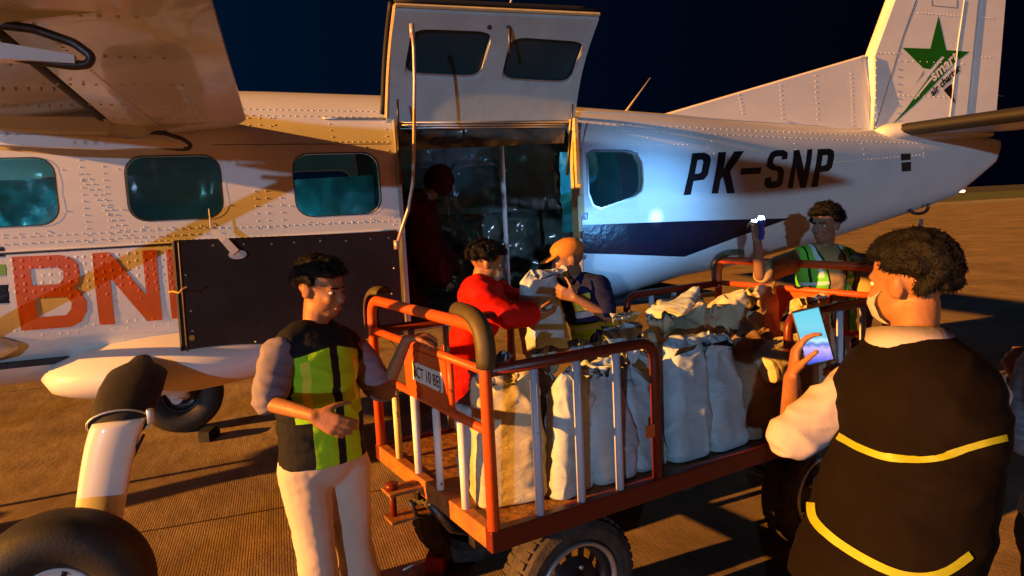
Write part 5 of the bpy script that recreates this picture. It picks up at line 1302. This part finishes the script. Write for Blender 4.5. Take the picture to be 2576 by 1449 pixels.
p4, P4 = person('man in a green safety vest over a tan shirt shining a torch behind the cart', J4, (U(2076, 567, 4.36), dirv(-.78, -.58, -.05), dirv(.02, 0, 1), 1.0), dict(seed=6, tuft=.035, strand=.022), [
    dict(name='shirt', w=('torso', 'arms'), m='tan', k=.008, part=(0, .9), ka=.014, wr=.012),
    dict(name='trousers', w=('legs',), m='greyw', k=.012, vox=.012),
    dict(name='safety_vest', w=('torso',), m='v4', k=.024, bot=.2, hem=.05, wr=.008, region=r4)], skin='skin_d')
collar(J4, M['tan'], p4)
td = (PY(1640, 590, 4.36)-tq).normalized()
torch = empty('torch', tq, 'small blue bodied torch shining white in the raised hand of the man in green', 'torch')
bm = B(); hx = J4['wrR']+Vector((0, 0, .085)); tube(bm, [tq-Vector((0, 0, .115)), tq-Vector((0, 0, .03)), tq-Vector((0, 0, .028)), tq], [.015, .015, .022, .022], 14); obj('barrel', bm, mat('blue torch body', (.02, .05, .35), .35), torch, True)
bm = B(); icos(bm, Matrix.Translation(tq+Vector((0, 0, .004))) @ Matrix.Scale(.019, 4), 2); obj('lens', bm, mat('torch lens', (1, 1, 1), .3, emit=(.55, .8, 1), es=60), torch, True)
def spot(name, loc, d, c_, e_, ang, bl, r=.02):
    l = bpy.data.lights.new(name, 'SPOT'); l.color = c_; l.energy = e_; l.spot_size = R(ang); l.spot_blend = bl; l.shadow_soft_size = r; o = bpy.data.objects.new(name, l); col.objects.link(o); o.location = loc; o.rotation_euler = Vector(d).to_track_quat('-Z', 'Y').to_euler(); return o
th_ = (PY(1655, 551, 4.36)-tq).normalized()
spot('torch_hotspot', tq+th_*.045, th_, (.45, .75, 1), 130, 9, 1.0)
spot('torch_beam', tq+td*.04, td, (.14, .45, 1), 190, 88, 1.0)

# --- man in the red coverall
J2 = dict(F=dirv(.95, .1), neck=U(1205, 712, 4.15), chest=U(1213, 775, 4.18), pelvis=U(1172, 885, 4.2),
    shR=U(1208, 742, 4.00), shL=U(1232, 728, 4.32), elR=U(1272, 792, 3.98), wrR=U(1335, 788, 4.05), elL=U(1290, 765, 4.32), wrL=U(1342, 745, 4.3),
    hipR=U(1165, 895, 4.12), hipL=U(1180, 895, 4.28), knR=U(1175, 1070, 4.1), knL=U(1200, 1060, 4.3), anR=U(1150, 1235, 4.15), anL=U(1185, 1225, 4.35),
    handR=(dirv(.9, .1, -.2), dirv(0, .6, .6), dirv(.2, .5, .7), dict(curl=.6)), handL=(dirv(.9, 0, -.2), dirv(0, -.5, .6), dirv(.2, -.5, .7), dict(curl=.6)))
p2, P2 = person('man in a bright red coverall lifting a sack behind the cart', J2, (U(1224, 662, 4.15), dirv(.9, .25, -.25), dirv(.18, 0, 1), 1.0), dict(seed=11, tuft=.028), [
    dict(name='coverall', w=('torso', 'arms', 'legs'), m='red', k=.026, part=(0, 1.9), ka=.018, kb=.05, wr=.016, ws=7, vox=.0095)])
collar(J2, M['red'], p2)
def maskobj(P, parent, m):
    bm = B(); prev = None
    for i in range(9):
        t = -1+2*i/8; g = []
        for j in range(6):
            u = .0-.085*j/5; f = .112-.058*t*t-.018*abs(j-2)/3-.012*(j == 0)-.018*(j == 5); g.append(bm.verts.new(P(t*.062, f+.004, -.012+u)))
        if prev:
            for j in range(5): bm.faces.new((prev[j], prev[j+1], g[j+1], g[j]))
        prev = g
    bmesh.ops.solidify(bm, geom=bm.faces, thickness=.003); return obj('face_mask', bm, m, parent, True)
maskobj(P2, p2, M['mask'])
maskobj(P5, p5, M['mask'])
# --- man in the orange cap
J3 = dict(F=dirv(-.95, -.12), neck=U(1452, 712, 4.30), chest=U(1480, 775, 4.33), pelvis=U(1502, 885, 4.38),
    shL=U(1505, 722, 4.20), shR=U(1440, 735, 4.46), elL=U(1528, 795, 4.08), wrL=U(1446, 748, 4.05), elR=U(1440, 800, 4.45), wrR=U(1385, 790, 4.35),
    hipL=U(1500, 895, 4.30), hipR=U(1490, 895, 4.46), knL=U(1480, 1060, 4.22), knR=U(1470, 1060, 4.42), anL=U(1500, 1225, 4.35), anR=U(1510, 1225, 4.50),
    handL=(dirv(-.85, .1, .35), dirv(-.2, .9, .2), dirv(-.2, .2, .9), dict(curl=.75)), handR=(dirv(-.9, 0, -.1), dirv(0, -.5, .6), dirv(-.2, -.5, .7), dict(curl=.6)))
def r3(r, f, u, p):
    a = abs(r); return (min(.07-abs(u+.13), 9), max(min(.010-abs(u+.085), 9), min(.02-abs(u-.005), a-.05)), min(.05-abs(u-.08), a-.05))
def cap_fill(bm, P):
    Fv = (P(0, 1, 0)-P(0, 0, 0)).normalized(); Uv = (P(0, 0, 1)-P(0, 0, 0)).normalized(); Rv = (P(1, 0, 0)-P(0, 0, 0)).normalized()
    icos(bm, bas(P(0, -.012, .062), Rv*.085, Fv*.108, Uv*.075), 3)
    for a in range(9):
        t = (a-4)/4; capsule(bm, P(t*.06, .07, .048), P(t*.048, .165-.03*t*t, .030), .009, .007, 1)
p3, P3 = person('man in an orange cap and navy clothes with hi vis patches, bending over the sack', J3, (U(1428, 655, 4.27), dirv(-.95, -.12, -.22), dirv(-.15, 0, 1), 1.02), dict(seed=13, tuft=.006, hair=0), [
    dict(name='shirt', w=('torso', 'arms'), m='navy', k=.010, part=(0, .8), ka=.020, wr=.010),
    dict(name='trousers', w=('legs',), m='navy', k=.018, kb=.04, vox=.012, wr=.012),
    dict(name='safety_vest', w=('torso',), m='v3', k=.026, wr=.010, region=r3),
    dict(name='cap', w=(), m='cap', extra=cap_fill, vox=.006, wr=.003, sm=3)], skin='skin_d')
bw = U(1372, 890, 4.24); sack((bw.x, bw.y, bw.z), .27, .22, .40, .2, 'pale sack being lifted between the two men behind the cart', 'sack', 41, 'flap', (-.03, 0))
# --- figure in a red coverall, darkened for the dim cabin, inside the aeroplane
J6 = dict(F=dirv(.9, .3), neck=U(1105, 505, 5.05), chest=U(1078, 560, 5.05), pelvis=U(1060, 705, 5.05),
    shR=U(1095, 520, 4.88), shL=U(1110, 515, 5.22), elR=U(1120, 610, 4.85), wrR=U(1160, 690, 4.9), elL=U(1130, 600, 5.25), wrL=U(1180, 670, 5.2),
    hipR=U(1055, 715, 4.97), hipL=U(1062, 715, 5.13), knR=U(1090, 780, 4.9), knL=U(1100, 780, 5.15), anR=U(1050, 830, 4.95), anL=U(1055, 830, 5.1),
    handR=(dirv(.5, 0, -.8), dirv(0, .6, .3), dirv(.6, .5, .3), dict(curl=.5)))
for k in J6:
    if k[:4] != 'hand' and k != 'F': J6[k] = J6[k]+Vector((-.14, .12, .0))
for k in ('anR', 'anL'): J6[k].z = max(J6[k].z, 1.30)
p6, P6 = person('crew member in a red coverall stooping inside the dim cabin', J6, (U(1108, 455, 5.2), dirv(.5, .8, -.3), dirv(.3, 0, 1), .9), dict(seed=15, hair=0, eyes=0), [
    dict(name='coverall', w=('torso', 'arms', 'legs'), m='red_dim', k=.055, part=(0, 1.95), ka=.025, wr=.02, vox=.012, extra=lambda bm, P: icos(bm, Matrix.Translation(P(0, -.015, .0)) @ Matrix.Scale(.115, 4), 3))], skin='skin_d')
# --- bystander cut by the right edge of the photo
J7 = dict(F=dirv(-.8, .5), neck=U(2740, 870, 1.75), chest=U(2750, 1040, 1.75), pelvis=U(2740, 1380, 1.75),
    shL=U(2640, 935, 1.85), shR=U(2900, 950, 1.6), elL=U(2600, 1090, 1.85), wrL=U(2592, 985, 1.98), elR=U(2900, 1200, 1.7), wrR=U(2800, 1250, 1.8),
    hipL=U(2700, 1450, 1.75), hipR=U(2800, 1450, 1.7), knL=U(2700, 1850, 1.8), knR=U(2800, 1850, 1.75), anL=U(2700, 2280, 1.9), anR=U(2800, 2280, 1.85),
    handL=(dirv(-.25, .15, .9), dirv(.3, .9, .0), dirv(.9, -.2, 0), dict(curl=.8)))
p7, P7 = person('bystander in a striped sleeve cut off by the right edge of the photo', J7, (U(2735, 700, 1.78), dirv(-.8, .5, 0), Vector((0, 0, 1)), 1.0), dict(seed=17), [
    dict(name='shirt', w=('torso', 'arms'), m='stripe_sh', k=.012, part=(0, 1.7), ka=.02), dict(name='trousers', w=('legs',), m='greyw', k=.012, vox=.012)])

# ------------------------------------------------------------------ far lamp on the field edge
fl_ = U(2420, 481, 95); lampo = empty('field_lamp', (fl_.x, fl_.y, 0), 'lit warm lamp far off at the edge of the dark field', 'lamp')
bm = B(); tube(bm, [(fl_.x, fl_.y, 0), (fl_.x, fl_.y, fl_.z-.1)], .05, 8); obj('lamp_post', bm, M['black'], lampo)
bm = B(); box(bm, (fl_.x, fl_.y, fl_.z), (.8, .4, .30), bevel=.1); obj('lamp_head', bm, mat('lit far lamp', (1, 1, 1), .4, emit=(1, .62, .35), es=6), lampo)
